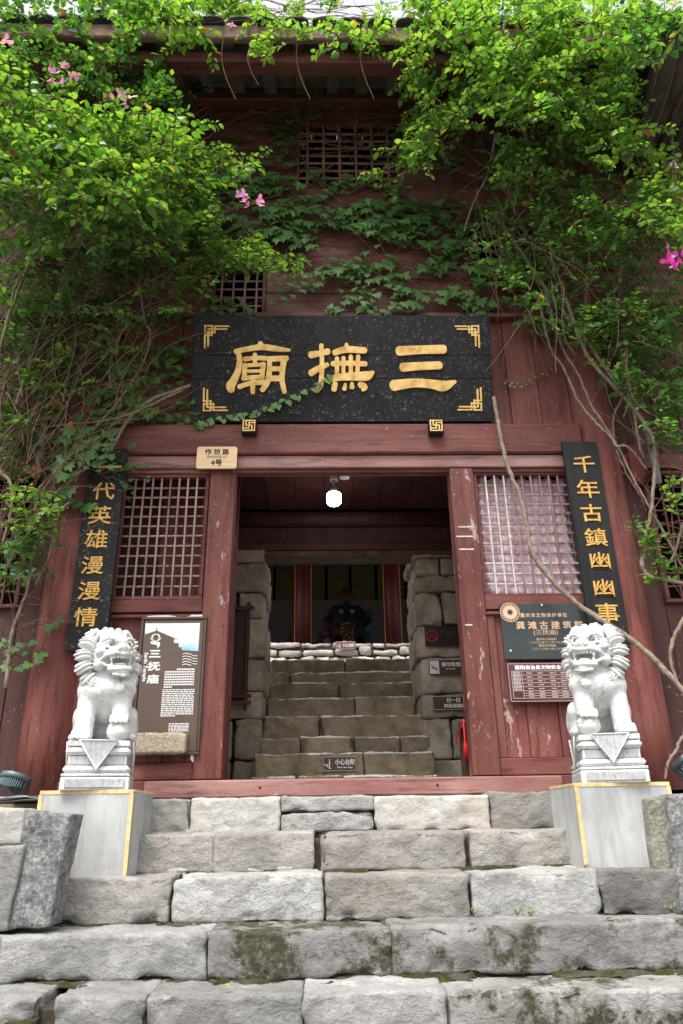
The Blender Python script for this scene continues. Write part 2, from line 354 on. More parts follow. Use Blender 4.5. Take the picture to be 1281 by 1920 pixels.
# ------------------------------------------------------------------ text
def text_mesh(body, size, extrude=0.0, offset=0.0, sx=1.0, space=1.0):
    cu = bpy.data.curves.new('lettering', 'FONT'); cu.body = body; cu.size = size; cu.extrude = extrude; cu.offset = offset
    cu.align_x = 'CENTER'; cu.align_y = 'CENTER'; cu.space_character = space; cu.resolution_u = 2
    o = bpy.data.objects.new('lettering', cu); COL.objects.link(o); bpy.context.view_layer.update()
    me = bpy.data.meshes.new_from_object(o.evaluated_get(bpy.context.evaluated_depsgraph_get()))
    bpy.data.objects.remove(o); bpy.data.curves.remove(cu)
    me.materials.clear()
    n = len(me.vertices); co = np.empty(n*3, np.float32); me.vertices.foreach_get('co', co); co = co.reshape(-1, 3)
    c = (co.min(0)+co.max(0))/2; co[:, 0] = (co[:, 0]-c[0])*sx; co[:, 1] -= c[1]
    me.vertices.foreach_set('co', co.ravel()); me.update()
    return me
def put_text(name, body, size, pos, mat, parent, ex=.001, off=0.0, sx=1.0, rot=0.0, fit=None, tilt=None, space=1.0, sy=1.0, bold=0.0):
    """Lettering on a vertical face that looks towards -y, centred on pos; fit = total width in metres."""
    me = text_mesh(body, size, ex, off, sx, space)
    n = len(me.vertices); co = np.empty(n*3, np.float32); me.vertices.foreach_get('co', co); co = co.reshape(-1, 3)
    if fit:
        w = co[:, 0].max()-co[:, 0].min(); co[:, 0] *= fit/w
    if rot:
        c, s_ = math.cos(rot), math.sin(rot); x, y = co[:, 0].copy(), co[:, 1].copy(); co[:, 0] = c*x-s_*y; co[:, 1] = s_*x+c*y
    co[:, 1] *= sy
    out = np.stack([co[:, 0], -co[:, 2], co[:, 1]], 1)
    if bold:
        fs = [np.array(p.vertices) for p in me.polygons]; vs_ = []; ff = []
        for q, (dx, dz) in enumerate(((0, 0), (bold, 0), (-bold, 0), (0, bold), (0, -bold))):
            vs_ += [tuple(v) for v in (out+np.array([dx, -.00015*q, dz]))]; ff += [tuple(int(i)+q*n for i in f) for f in fs]
        me = bpy.data.meshes.new('lettering'); me.from_pydata(vs_, [], ff); n = len(me.vertices); out = np.array(vs_, np.float32)
    if tilt: out = np.array([tilt @ Vector([float(q) for q in p]) for p in out], np.float32)
    out += np.array(pos, np.float32)
    me.vertices.foreach_set('co', out.ravel().astype(np.float32)); me.update()
    return link_mesh(name, me, mat, parent)

# ------------------------------------------------------------------ stones
def stone_mesh(x0, x1, y0, y1, z0, z1, seed, res=.017, r=.012, amp=.007, rid=.008, wob=.010, chip=.06, wear=0, quad=None):  # wear: height of the top strip painted as if lit from above
    L = (x1-x0, y1-y0, z1-z0); n = [max(3, int(math.ceil(l/res))) for l in L]
    idx = {}; P = []
    def vid(i, j, k):
        key = (i, j, k)
        if key not in idx:
            idx[key] = len(P); P.append((x0+L[0]*i/n[0], y0+L[1]*j/n[1], z0+L[2]*k/n[2]))
        return idx[key]
    Fc = []
    for j in range(n[1]):
        for k in range(n[2]):
            Fc.append((vid(0,j,k), vid(0,j,k+1), vid(0,j+1,k+1), vid(0,j+1,k))); Fc.append((vid(n[0],j,k), vid(n[0],j+1,k), vid(n[0],j+1,k+1), vid(n[0],j,k+1)))
    for i in range(n[0]):
        for k in range(n[2]):
            Fc.append((vid(i,0,k), vid(i+1,0,k), vid(i+1,0,k+1), vid(i,0,k+1)))
            Fc.append((vid(i,n[1],k), vid(i,n[1],k+1), vid(i+1,n[1],k+1), vid(i+1,n[1],k)))
        for j in range(n[1]):
            Fc.append((vid(i,j,n[2]), vid(i+1,j,n[2]), vid(i+1,j+1,n[2]), vid(i,j+1,n[2])))
            Fc.append((vid(i,j,0), vid(i,j+1,0), vid(i+1,j+1,0), vid(i+1,j,0)))
    P = np.array(P); lo = np.array([x0, y0, z0])+r; hi = np.array([x1, y1, z1])-r
    mid = (lo+hi)/2; lo = np.minimum(lo, mid); hi = np.maximum(hi, mid)
    q = np.clip(P, lo, hi); d = P-q; ln = np.linalg.norm(d, axis=1, keepdims=True); nn = d/np.maximum(ln, 1e-9)
    P = q+nn*r
    off = Vector((seed*3.17 % 91, seed*7.7 % 83, seed*1.9 % 71)); out = np.empty_like(P)
    e2 = np.sort(np.minimum(P-np.array([x0, y0, z0]), np.array([x1, y1, z1])-P), axis=1)[:, 1]; ew = np.exp(-(np.maximum(e2, 0)/.035)**2)
    for a in range(len(P)):
        p = Vector(P[a]); s = p+off
        w = mnoise.noise_vector(s*2.6)*wob
        h = amp*(mnoise.fractal(s*8.0, .75, 2.1, 5))+rid*(mnoise.ridged_multi_fractal(Vector((s.x+s.z*.6, s.y, s.z*1.3))*9.0, .9, 2.1, 4, 1.0, 2.0)-1.2)*.6
        h -= float(ew[a])*max(0.0, mnoise.fractal(s*5.5+Vector((31, 7, 3)), .9, 2.1, 3)-.12)*chip
        out[a] = p+w+Vector(nn[a])*h
    if quad:                                  # remap the x/z rectangle onto four corners bl, br, tr, tl
        u = ((out[:, 0]-x0)/L[0])[:, None]; v = ((out[:, 2]-z0)/L[2])[:, None]; bl, br, tr, tl = [np.array(c) for c in quad]
        xz = (1-u)*(1-v)*bl+u*(1-v)*br+u*v*tr+(1-u)*v*tl; out[:, 0] = xz[:, 0]; out[:, 2] = xz[:, 1]
    if wear: return np_mesh('stone', out, Fc, (out[np.array(Fc)].mean(1)[:, 2] > z1-wear).astype(int))  # top strip gets the second material, painted as if lit from above
    return np_mesh('stone', out, Fc)
def stone_obj(name, b, mat, parent, seed, **kw):
    lab = kw.pop('label', None)
    o = link_mesh(name, stone_mesh(*b, seed, **kw), mat, parent, True)
    if lab: o['label'] = lab
    return o

# ------------------------------------------------------------------ ground and stairs
MB().add([(-60, -60, -1.55), (60, -60, -1.55), (60, 60, -1.55), (-60, 60, -1.55)], [(0, 1, 2, 3)]).build('ground', plain('paved_ground', (.2, .19, .18), .9, var=.3, scale=2), None, kind='structure')
stairs = thing('stairs', (.15, -1.2, -1.5), None, None, kind='structure')
core = MB()
ROWS = [  # front y, top z, bottom z, [(left px, right px, material)], py for x
    (-.40, .142, -.055, 1527, [(276, 356, S_PALE), (357, 524, S_PALE), (527, 702, 'split'), (704, 917, S_PALE), (920, 1058, S_GREY)]),
    (-.75, -.050, -.235, 1595, [(240, 400, S_GREY), (402, 588, S_GREY), (602, 871, S_GREY), (883, 1092, S_GREY)]),
    (-1.08, -.243, -.432, 1688, [(80, 316, S_GREY), (325, 606, S_GREYL), (611, 882, S_GREY), (888, 1123, S_GREYL), (1127, 1278, S_DARK)]),
    (-1.40, -.440, -.610, 1785, [(-240, 2, S_GREY), (6, 388, S_NEUT), (391, 732, S_MOSS), (736, 1330, S_MOSSL)]),
    (-1.70, -.625, -.815, 1890, [(-330, -62, S_GREY), (-58, 66, S_NEUT), (104, 271, S_NEUT), (275, 569, S_NEUT), (571, 838, S_GREYL), (842, 1420, S_MOSS)]),
]
sd_ = 11
random.seed(4)
for (yf, zt, zb, py, sts) in ROWS:
    xs = [W(a, py, yf).x for a, b, m in sts]; xe = [W(b, py, yf).x for a, b, m in sts]
    for (a, b, m), x0, x1 in zip(sts, xs, xe):
        sd_ += 7
        if m == 'split':
            zc = zb+.55*(zt-zb)
            stone_obj('step_stone', (x0, x1, yf, yf+.42, zc+.003, zt), S_GREYL, stairs, sd_, r=.012, amp=.006, label='upper half of the cracked step stone')
            stone_obj('step_stone', (x0, x1, yf-.006, yf+.42, zb, zc-.004), S_GREYL, stairs, sd_+3, r=.012, amp=.006, label='lower half of the cracked step stone')
        else:
            dz = random.uniform(-.008, .008)
            stone_obj('step_stone', (x0-.003, x1+.003, yf+random.uniform(-.012, .012), yf+.42, zb-.012, zt+dz), m, stairs, sd_, r=.007)
    core.box(min(xs)+.03, max(xe)-.03, yf+.05, yf+.6, -1.5, zt-.035, .01)
for k in range(4):
    zt = -.81-.17*k
    core.box(-2.4, 2.6, -2.0-.3*k, -1.6-.3*k, -1.56, zt, .02)
core.build('joint_fill', MSOIL, stairs)
# terrace behind the plinths, under the facade
terr = thing('terrace', (.15, -.2, 0), None, None, kind='structure')
for x0, x1, sdd in ((-3.4, -2.3, 5), (-2.28, -1.15, 6), (1.49, 2.5, 8), (2.52, 3.6, 9)):
    stone_obj('edge_stone', (x0, x1, -.45, .06, -.6, .09), S_GREY, terr, sdd, res=.05)
MB().box(-3.5, 3.7, .03, 1.5, -.6, .135, .01).build('passage_floor', S_WARM, terr)
MB().box(-1.1, 1.45, -.2, .028, -.5, .128, .01).build('sill_bed', MSOIL, terr)

def moss_strip(px0, px1, yf, zt, yback, seed, h=.02, w=.09):
    x0 = W(px0, 1600, yf).x; x1 = W(px1, 1600, yf).x; nx = int((x1-x0)/.012); ny = 8
    V = []; Fc = []
    for i in range(nx+1):
        for j in range(ny+1):
            x = x0+(x1-x0)*i/nx; y = yback-w+w*j/ny*1.15
            e = mnoise.fractal(Vector((x*9, y*9, seed)), .8, 2, 4); e2 = mnoise.noise(Vector((x*5, seed*3.1, 0)))
            e3 = mnoise.fractal(Vector((x*26, y*26, seed+5)), .9, 2, 3); pr = e2*1.3+.55*e+.5*j/ny-.12
            z = zt-.030+(min(1, max(0, pr*2.2+.5))*(.022+h*(.15+.6*j/ny)+.008*e3))*(1 if 0 < i < nx else 0)
            V.append((x, y, z))
    for i in range(nx):
        for j in range(ny):
            a = i*(ny+1)+j; Fc.append((a, a+ny+1, a+ny+2, a+1))
    return link_mesh('moss', np_mesh('moss', V, Fc), MMOSS, stairs, True, kind='stuff')
moss_strip(243, 1088, -.75, -.243, -.735, 1, .03, .10)
moss_strip(82, 900, -1.08, -.44, -1.06, 2, .016, .07)
moss_strip(900, 1275, -1.08, -.44, -1.06, 7, .012, .06)
moss_strip(-20, 1300, -1.40, -.622, -1.385, 3, .02, .08)
moss_strip(520, 930, -.40, -.05, -.385, 4, .012, .06)
moss_strip(60, 108, -1.70, -.66, -1.60, 5, .03, .2)
# rubble bits lying in the joints
random.seed(8)
for px, py, y, z, s in ((335, 1634, -.80, -.235, .035), (480, 1630, -.79, -.235, .03), (535, 1629, -.79, -.235, .028), (365, 1560, -.38, -.05, .03)):
    p = W(px, py, y)
    stone_obj('rubble_chip', (p.x-s*1.5, p.x+s*1.5, y-s, y+s, z-.02, z+s*.45), S_GREYL, stairs, int(px), res=.01, r=.006, wob=.012, amp=.006, rid=.006)

# ------------------------------------------------------------------ the gate building
gate = thing('temple_gate', (.145, 0, .15), 'red painted wooden temple gate with open doorway and overhanging eave', 'temple')
DX0, DX1, DZ0, DZ1 = -.675, .965, .255, 2.495
def part(name, b, mat, parent=gate, c=.005, **kw): return MB().box(*b, c).build(name, mat, parent, **kw)
# threshold, door posts, lintel boards
part('threshold', (-1.16, 1.535, -.085, .06, .15, .255), MRW, c=.008)
part('bottom_rail', (-1.72, -1.162, -.06, .06, .15, .258), MRX); part('bottom_rail', (1.537, 2.04, -.06, .06, .15, .258), MRX)
for x in (-.42, .72):
    MB().tube([(x, -.088, .205), (x, -.075, .205)], .009, 8).build('peg_hole', MINK, gate)
part('door_post', (-.862, DX0, -.055, .10, .262, 2.49), MRP); part('door_post', (DX1, 1.145, -.055, .10, .262, 2.49), MRP, label='right door post with peeling paint')
part('lintel', (-1.60, 1.96, -.06, .10, 2.497, 2.60), MRW); part('lintel_beam', (-1.66, 2.02, -.09, .08, 2.605, 2.865), MRX, c=.012)
part('frame_strip', (-.69, .98, -.03, .03, 2.47, 2.496), MRX)
for q0, q1, z_ in ((855, 892, 988), (852, 890, 1006), (857, 891, 1030), (868, 888, 1172)):
    a, b = W(q0+4, z_, -.056), W(q1-2, z_, -.056); part('paint_mark', (max(a.x, DX1+.004), min(b.x, 1.14), -.0575, -.054, a.z-.006, a.z+.006), MLATW, c=.001)
# side bays: window rails, panels
for sgn, (a, b_, w0, w1) in (('l', (-1.70, -.864, -1.53, -.872)), ('r', (1.147, 2.02, 1.16, 1.89))):
    part('rail', (a, b_, -.045, .05, 1.375, 1.468), MRX); part('rail', (a, b_, -.04, .05, 2.462, 2.494), MRX)
    part('stile', (a, w0-.002, -.04, .05, 1.47, 2.46), MRZ) if sgn == 'l' else part('stile', (w1+.002, b_, -.04, .05, 1.47, 2.46), MRZ)
    part('moulding', (a, b_, -.05, -.03, 1.335, 1.36), MRX)
    n = 4; ww = (b_-a)/n
    for k in range(n): part('panel_board', (a+k*ww+.002, a+(k+1)*ww-.002, -.012+.003*(k % 2), .02, .37, 1.373), MRP if sgn == 'r' else MRZ, c=.004)
    part('panel_rail', (a, b_, -.038, .03, .262, .368), MRX)
    part('panel_stile', (b_-.05, b_-.001, -.032, .0, .37, 1.333) if sgn == 'l' else (a+.001, a+.06, -.032, .0, .37, 1.333), MRZ)
# lattice windows
def lattice(x0, x1, z0, z1, nv, nh, y=-.005, fr=.028, bar=.0135, pale=(), paleh=(), frame_mat=MRX, mat=MLAT, label=None):
    f = MB().box(x0-fr, x1+fr, y-.02, y+.03, z1, z1+fr).box(x0-fr, x1+fr, y-.02, y+.03, z0-fr, z0)
    f.box(x0-fr, x0, y-.021, y+.031, z0+.001, z1-.001).box(x1, x1+fr, y-.021, y+.031, z0+.001, z1-.001)
    w = f.build('lattice_window', frame_mat, gate)
    if label: w['label'] = label
    rr = random.Random(int(x0*100)); vm = hm = None
    for k in range(nv):
        x = x0+(x1-x0)*(k+.5)/nv if nv < 7 else x0+(x1-x0)*(k+1)/(nv+1)
        o = MB().box(x-bar/2, x+bar/2, y-.012, y+.004, z0, z1, .002).build('lattice_bar', MLATW if k in pale else mat, w)
        o.rotation_euler = (0, rr.uniform(-.004, .004), 0)
    for k in range(nh):
        z = z0+(z1-z0)*(k+1)/(nh+1)
        o = MB().box(x0, x1, y+.0045, y+.018, z-bar/2, z+bar/2, .002).build('lattice_bar', MLATW if k in paleh else mat, w)
        o.rotation_euler = (0, rr.uniform(-.004, .004), 0)
    return w
lattice(-1.50, -.90, 1.50, 2.435, 8, 11, label='left lattice window open onto the dark room')
lattice(1.175, 1.875, 1.497, 2.445, 9, 11, pale=(0, 1, 2), paleh=(0, 1, 2), label='right lattice window backed by a pink curtain')
lattice(-.215, .70, 5.44, 6.21, 6, 7, bar=.024, mat=MLAT2, frame_mat=MRU, label='upper lattice window under the eave')
lattice(-.92, -.52, 3.98, 4.42, 4, 4, bar=.018, mat=MLAT2, frame_mat=MRU, label='small lattice window above the signboard')
lattice(1.32, 1.90, 4.50, 4.93, 5, 4, bar=.018, mat=MLAT2, frame_mat=MRU, label='small lattice window hidden behind the right creeper')
lattice(-2.95, -2.2, 1.45, 2.45, 7, 9, bar=.014, mat=MRU, frame_mat=MRU, label='lattice window behind the tangled stems at far left')
lattice(2.50, 3.25, 1.45, 2.45, 7, 9, bar=.014, mat=MRU, frame_mat=MRU, label='lattice window behind the leaves at far right')
# columns
for x in (-1.855, 2.165):
    pr = [(.172, .16), (.176, .6), (.17, 2.2), (.165, 3.9), (.16, 6.4)]
    MB().lathe(pr, 28, (x, .05, 0)).build('column', MRZ, gate, True)
# boards
HOLES = [(-.243, .728, 5.412, 6.238), (-.948, -.492, 3.952, 4.448), (1.292, 1.928, 4.472, 4.958), (-2.978, -2.172, 1.422, 2.478), (2.472, 3.278, 1.422, 2.478)]
def boards(x0, x1, z0, z1, vertical, step, mat, y=.0):
    rr = random.Random(int(x0*37+z0*11))
    hz = sorted({z0, z1} | {v for h in HOLES if h[0] < x1 and h[1] > x0 for v in h[2:] if z0 < v < z1})
    hx = sorted({x0, x1} | {v for h in HOLES if h[2] < z1 and h[3] > z0 for v in h[:2] if x0 < v < x1})
    def cuts(a, b, fixed):
        out = [a]
        for q0, q1 in zip(fixed[:-1], fixed[1:]):
            n = max(1, round((q1-q0)/step)); out += [q0+(q1-q0)*k/n for k in range(1, n+1)]
        return out
    if vertical: A = cuts(x0, x1, hx)
    else: A = cuts(z0, z1, hz)
    for a, b in zip(A[:-1], A[1:]):
        if b-a < .01: continue
        m = (a+b)/2
        lo, hi = (z0, z1) if vertical else (x0, x1)
        segs = [(lo, hi)]
        for h in HOLES:
            h0, h1, g0, g1 = (h[0], h[1], h[2], h[3]) if vertical else (h[2], h[3], h[0], h[1])
            if h0 < m < h1:
                segs = [t_ for s0, s1 in segs for t_ in ((s0, min(s1, g0)), (max(s0, g1), s1)) if t_[1]-t_[0] > .01]
        for s0, s1 in segs:
            dy = rr.uniform(-.004, .004)+y
            if vertical: part('plank', (a+.002, b-.002, dy, dy+.03, s0, s1), mat, c=.004)
            else: part('plank', (s0, s1, dy, dy+.03, a+.002, b-.002), mat, c=.004)
boards(-1.66, 2.0, 2.87, 3.90, True, .24, MRZ)
for x0, x1 in ((-3.6, -2.02), (2.33, 3.8)):
    boards(x0, x1, .16, 3.90, True, .23, MSIDE, .02)
    part('rail', (x0, x1, -.03, .03, 2.50, 2.62), MRX)
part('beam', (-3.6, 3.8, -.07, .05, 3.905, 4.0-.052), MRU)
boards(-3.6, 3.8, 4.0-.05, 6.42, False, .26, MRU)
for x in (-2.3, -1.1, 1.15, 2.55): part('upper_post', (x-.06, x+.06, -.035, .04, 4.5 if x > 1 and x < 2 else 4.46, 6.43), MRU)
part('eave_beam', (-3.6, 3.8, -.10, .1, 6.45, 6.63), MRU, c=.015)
# rooms behind the facade: dark board walls so that the windows look into shade
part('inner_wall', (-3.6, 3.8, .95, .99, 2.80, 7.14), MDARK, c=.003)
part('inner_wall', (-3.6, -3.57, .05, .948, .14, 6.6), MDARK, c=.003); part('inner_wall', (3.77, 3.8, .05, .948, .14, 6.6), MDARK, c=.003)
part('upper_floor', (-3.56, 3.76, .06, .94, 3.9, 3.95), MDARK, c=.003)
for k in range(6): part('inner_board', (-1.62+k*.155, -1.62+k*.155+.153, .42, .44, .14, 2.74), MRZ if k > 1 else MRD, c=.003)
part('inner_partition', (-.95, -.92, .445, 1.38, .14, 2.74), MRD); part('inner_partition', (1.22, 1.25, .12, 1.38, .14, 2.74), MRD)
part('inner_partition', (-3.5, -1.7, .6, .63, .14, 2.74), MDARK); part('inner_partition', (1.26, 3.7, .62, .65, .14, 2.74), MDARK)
# passage ceiling, beams over the stone portal
ZC = 2.75
for k in range(11):
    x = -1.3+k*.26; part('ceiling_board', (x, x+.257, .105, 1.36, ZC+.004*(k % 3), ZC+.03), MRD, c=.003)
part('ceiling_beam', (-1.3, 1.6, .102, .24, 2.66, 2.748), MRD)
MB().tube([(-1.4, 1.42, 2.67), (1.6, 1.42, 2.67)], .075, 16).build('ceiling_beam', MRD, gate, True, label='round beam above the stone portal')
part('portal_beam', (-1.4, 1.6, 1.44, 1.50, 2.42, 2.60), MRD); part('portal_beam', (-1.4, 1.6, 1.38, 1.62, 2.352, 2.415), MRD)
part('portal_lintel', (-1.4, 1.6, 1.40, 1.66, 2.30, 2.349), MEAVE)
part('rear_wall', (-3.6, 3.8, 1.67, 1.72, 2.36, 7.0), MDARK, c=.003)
# eave: soffit boards, rafters, fascia, tiles
def slope(x0, x1, ya, za, yb, zb, th, name, mat, parent=gate, kind=None, label=None):
    d = Vector((0, yb-ya, zb-za)).normalized(); n = Vector((0, -d.z, d.y))*th
    V = [(x0, ya, za), (x1, ya, za), (x1, yb, zb), (x0, yb, zb)]; V += [(a[0], a[1]+n.y, a[2]+n.z) for a in V]
    o = MB().add(V, [(0,1,2,3), (4,5,6,7), (0,1,5,4), (1,2,6,5), (2,3,7,6), (3,0,4,7)]).build(name, mat, parent)
    if label: o['label'] = label
    return o
EY, EZ = -.90, 6.10
random.seed(21)
k = 0; x = -3.6
while x < 3.75:
    w = .29; slope(x, x+w-.004, EY-.02, EZ+.075, 1.0, 7.19, .02, 'soffit_board', MRAFT); x += w
x = -3.5
while x < 3.7:
    w = random.uniform(.085, .12); slope(x, x+w, EY+.03, EZ+.02, .4, 6.80, .07, 'rafter', MRAFT); x += random.uniform(.27, .33)
slope(-3.6, 3.8, 1.01, 7.22, 1.74, 6.82, .05, 'rear_roof', MTILE)
part('fascia', (-3.6, 3.8, -.99, -.93, 6.03, 6.19), plain('fascia_wood', (.17, .105, .08), .8, .2, var=.4, scale=7, bump=.4), c=.012, label='upper weathered fascia board')
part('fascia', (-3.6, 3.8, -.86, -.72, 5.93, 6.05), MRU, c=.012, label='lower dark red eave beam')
x = -3.6
while x < 3.8:
    V = []; n = 6
    for yy, zz in ((-1.04, 6.19), (-.2, 6.66), (1.0, 7.30)):
        for i in range(n+1):
            a = math.pi*i/n; V.append((x+.10-.10*math.cos(a), yy, zz+.045*math.sin(a)))
    Fc = [(r*(n+1)+i, r*(n+1)+i+1, (r+1)*(n+1)+i+1, (r+1)*(n+1)+i) for r in range(2) for i in range(n)]
    V += [(p[0], p[1], p[2]-.018) for p in V]; q = 3*(n+1)
    Fc += [tuple(reversed([i+q for i in f])) for f in Fc] + [(i, i+1, i+1+q, i+q) for i in range(n)]
    MB().add(V, Fc).build('roof_tile_row', MTILE, gate, True); x += .235
# neighbouring wing roof at the upper right
MWING = plain('wing_eave_wood', (.045, .034, .027), .85, .15, var=.5, scale=7, bump=.5)
wing = thing('wing_roof', (3.0, -.4, 5.0), 'weathered wing eave with curved rafters at the upper right corner', 'roof')
for k in range(9):
    x = 2.62+k*.16
    pts = spline([(x, -1.35, 5.55+.10*k), (x+.05, -.9, 5.42+.08*k), (x+.1, -.3, 5.45+.05*k), (x+.12, .0, 5.6)], 4)
    MB().tube(pts, .035, 6).build('rafter', MWING, wing, True)
    pts = [p+Vector((.08, 0, .05)) for p in pts]; n = len(pts); m = MB()
    m.add([tuple(p+Vector((dx, 0, dz))) for p in pts for dx, dz in ((-.085, 0), (.085, .002), (.085, .03), (-.085, .028))], [(4*i+a, 4*i+(a+1) % 4, 4*i+4+(a+1) % 4, 4*i+4+a) for i in range(n-1) for a in range(4)]+[(0, 1, 2, 3), (4*n-4, 4*n-3, 4*n-2, 4*n-1)])
    m.build('soffit_board', MWING, wing, True)
p0, p1 = W(1228, 60, -1.2), W(1165, 170, -.5)
MB().tube([p0, p0.lerp(p1, .5), p1], [.035, .04, .035], 8).build('hip_rafter', MRU, wing, True)
part('wing_beam', (2.5, 4.0, -.25, -.1, 4.85, 5.05), MRU, wing)

# ------------------------------------------------------------------ passage: stone portal, inner stairs, court, shrine hall
portal = thing('stone_portal', (.145, 1.5, .14), 'rough stone block jambs framing the inner stairs beyond the doorway', 'stone portal')
YJ = 1.4
LX = W(498, 1100, YJ).x; RX = W(779, 1100, YJ).x
def course(pys, px, left, sid):
    for k, (a, b) in enumerate(zip(pys[:-1], pys[1:])):
        zt, zb = W(px, a, YJ).z, W(px, b, YJ).z
        rr = random.Random(k*13+sid); split = k in ((2, 6, 7) if left else (1, 3, 7))
        e = rr.uniform(-.018, .018)
        if left:
            xs = [(-1.3, LX+e)] if not split else [(-1.3, LX-.24-rr.uniform(0, .04)), (LX-.235, LX+e)]
        else:
            xs = [(RX+e, 1.6)] if not split else [(RX+e, RX+.24), (RX+.25, 1.6)]
        for x0, x1 in xs: stone_obj('block', (x0, x1, YJ+rr.uniform(-.012, .012), YJ+.78, zb+.004, zt-.002), S_JAMB, portal, sid+k*5+int(x0*10), res=.03, r=.016, amp=.009, rid=.010, wob=.014)
course([1026, 1056, 1110, 1160, 1232, 1295, 1348, 1426, 1480], 470, True, 31)
course([1026, 1045, 1078, 1110, 1172, 1232, 1300, 1347, 1424, 1480], 815, False, 57)
istairs = thing('inner_stairs', (.145, 1.6, .14), None, None, kind='structure')
TOPS = [1453, 1410, 1381, 1341, 1307, 1278, 1259, 1235]
SPL = [[(470, 556), (558, 642), (644, 823)], [(478, 682), (684, 815)], [(487, 562), (564, 662), (664, 750), (752, 806)], [(494, 598), (601, 797)], [(502, 664), (667, 781)], [(505, 634), (638, 781)], [(507, 543), (544, 775)], [(508, 645), (649, 770)]]
ztop = []; core = MB()
for k, py in enumerate(TOPS):
    y = .94+.232*k; z = W(640, py, y).z; zb = ztop[-1] if ztop else .12; ztop.append(z)
    for a, b in SPL[k]:
        x0, x1 = W(a, py+15, y).x, W(b, py+15, y).x
        if k > 1: x0 = max(x0, LX-.03) if a > 400 else x0
        stone_obj('step_stone', (x0, x1, y+random.uniform(-.01, .01), y+.34, zb-.02, z+random.uniform(-.008, .004)), [S_WARM, S_SKYLIT], istairs, int(a*3+k*71), res=.017, r=.014, amp=.007, rid=.008, wob=.012, wear=.011)  # wear: top strip with the sky light put into its colour
    core.box(W(SPL[k][0][0], py, y).x+.03, W(SPL[k][-1][1], py, y).x-.03, y+.05, y+.4, .1, z-.03, .005)
core.build('joint_fill', MSOIL, istairs)
ZT = ztop[-1]
court = thing('courtyard', (.145, 4, ZT), None, None, kind='structure')
part('paving', (-4, 4.5, 2.7, 6.2, ZT-.1, ZT), S_RUB, court, c=.003)
# low rubble wall in front of the shrine hall
rw = thing('rubble_wall', (.1, 5.9, ZT), 'low pale rubble stone wall at the top of the inner stairs', 'stone wall')
YR = 5.9; zr = [W(640, q, YR).z for q in (1201.5, 1215, 1230, 1250)]
random.seed(9)
for r in range(3):
    x = -1.9-random.uniform(0, .2)
    while x < 2.2:
        w = random.uniform(.17, .52)
        stone_obj('rubble', (x, x+w-.012, YR+random.uniform(-.03, .03), YR+.35, zr[r+1]+.004+random.uniform(0, .02), zr[r]+random.uniform(-.03, .008)), S_RUB, rw, random.randint(0, 999), res=.04, r=.022, amp=.02, wob=.03); x += w
part('core', (-1.95, 2.25, YR+.06, YR+.4, ZT-.2, zr[0]-.03), MSOIL, rw)
hall = thing('shrine_hall', (.1, 8, zr[0]), 'dim shrine hall behind the rubble wall with patterned red columns', 'shrine hall')
ZH = zr[0]-.05
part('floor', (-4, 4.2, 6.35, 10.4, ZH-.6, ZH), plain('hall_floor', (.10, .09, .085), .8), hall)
YB = 10.0
zm = W(640, 1125, YB).z
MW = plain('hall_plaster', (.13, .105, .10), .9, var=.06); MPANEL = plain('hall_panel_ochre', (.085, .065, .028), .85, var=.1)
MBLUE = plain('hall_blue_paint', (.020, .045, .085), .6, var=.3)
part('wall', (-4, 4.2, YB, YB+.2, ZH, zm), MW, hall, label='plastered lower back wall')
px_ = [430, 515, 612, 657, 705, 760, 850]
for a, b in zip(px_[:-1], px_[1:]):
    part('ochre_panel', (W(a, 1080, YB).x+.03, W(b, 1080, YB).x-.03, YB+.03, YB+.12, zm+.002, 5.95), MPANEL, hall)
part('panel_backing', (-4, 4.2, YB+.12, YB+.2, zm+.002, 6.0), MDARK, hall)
slope(-4.2, -4.0, 6.4, 4.62, YB+.2, 6.2, -(4.62-ZH)*.93, 'side_wall', MW, hall); slope(4.2, 4.4, 6.4, 4.62, YB+.2, 6.2, -(4.62-ZH)*.93, 'side_wall', MW, hall)
slope(-4.6, 4.8, 5.55, 4.30, YB+.5, 6.4, .15, 'roof', MTILE, hall)
t = NT('patterned_column_paint', .5, .4)
sx = t.n.new('ShaderNodeSeparateXYZ'); t.co(); t.l.new(t.tc0, sx.inputs[0])
vz = t.math('SUBTRACT', t.math('FRACT', t.math('MULTIPLY', sx.outputs['Z'], 6.2)), .5)
ux = t.math('MULTIPLY', sx.outputs['X'], 7.4)
dd = t.math('SQRT', t.math('ADD', t.math('MULTIPLY', vz, vz), t.math('MULTIPLY', ux, ux)))
wave = t.math('ABSOLUTE', t.math('SUBTRACT', t.math('ABSOLUTE', ux), t.math('ADD', .52, t.math('MULTIPLY', t.math('COSINE', t.math('MULTIPLY', vz, 6.283)), .14))))
c_ = t.mix(t.ramp(dd, [(.20, 1), (.23, 0)]), (.12, .011, .014), (.012, .04, .026))
c_ = t.mix(t.ramp(dd, [(.27, 0), (.29, 1), (.34, 1), (.36, 0)]), c_, (.030, .012, .016))
c_ = t.mix(t.ramp(wave, [(.05, 1), (.09, 0)]), c_, (.24, .018, .04))
t.col(c_); MPAT = t.m
for px in (568.5, 735):
    x = W(px, 1120, 7.4).x
    MB().lathe([(.135, ZH), (.135, 4.9)], 24, (x, 7.4, 0)).build('column', MPAT, hall, True)
    for s in (-1, 1): part('column_edging', (x+s*.142-.008, x+s*.142+.008, 7.37, 7.39, ZH, 4.9), MGOLD2, hall, c=.002)
zbm = W(640, 1049, 7.3).z
part('painted_beam', (-4, 4.2, 7.52, 7.66, zbm, zbm+.5), MBLUE, hall)
mb = MB(); x0 = W(598, 1040, 7.3).x; x1 = W(705, 1040, 7.3).x; zq = W(640, 1046, 7.3).z
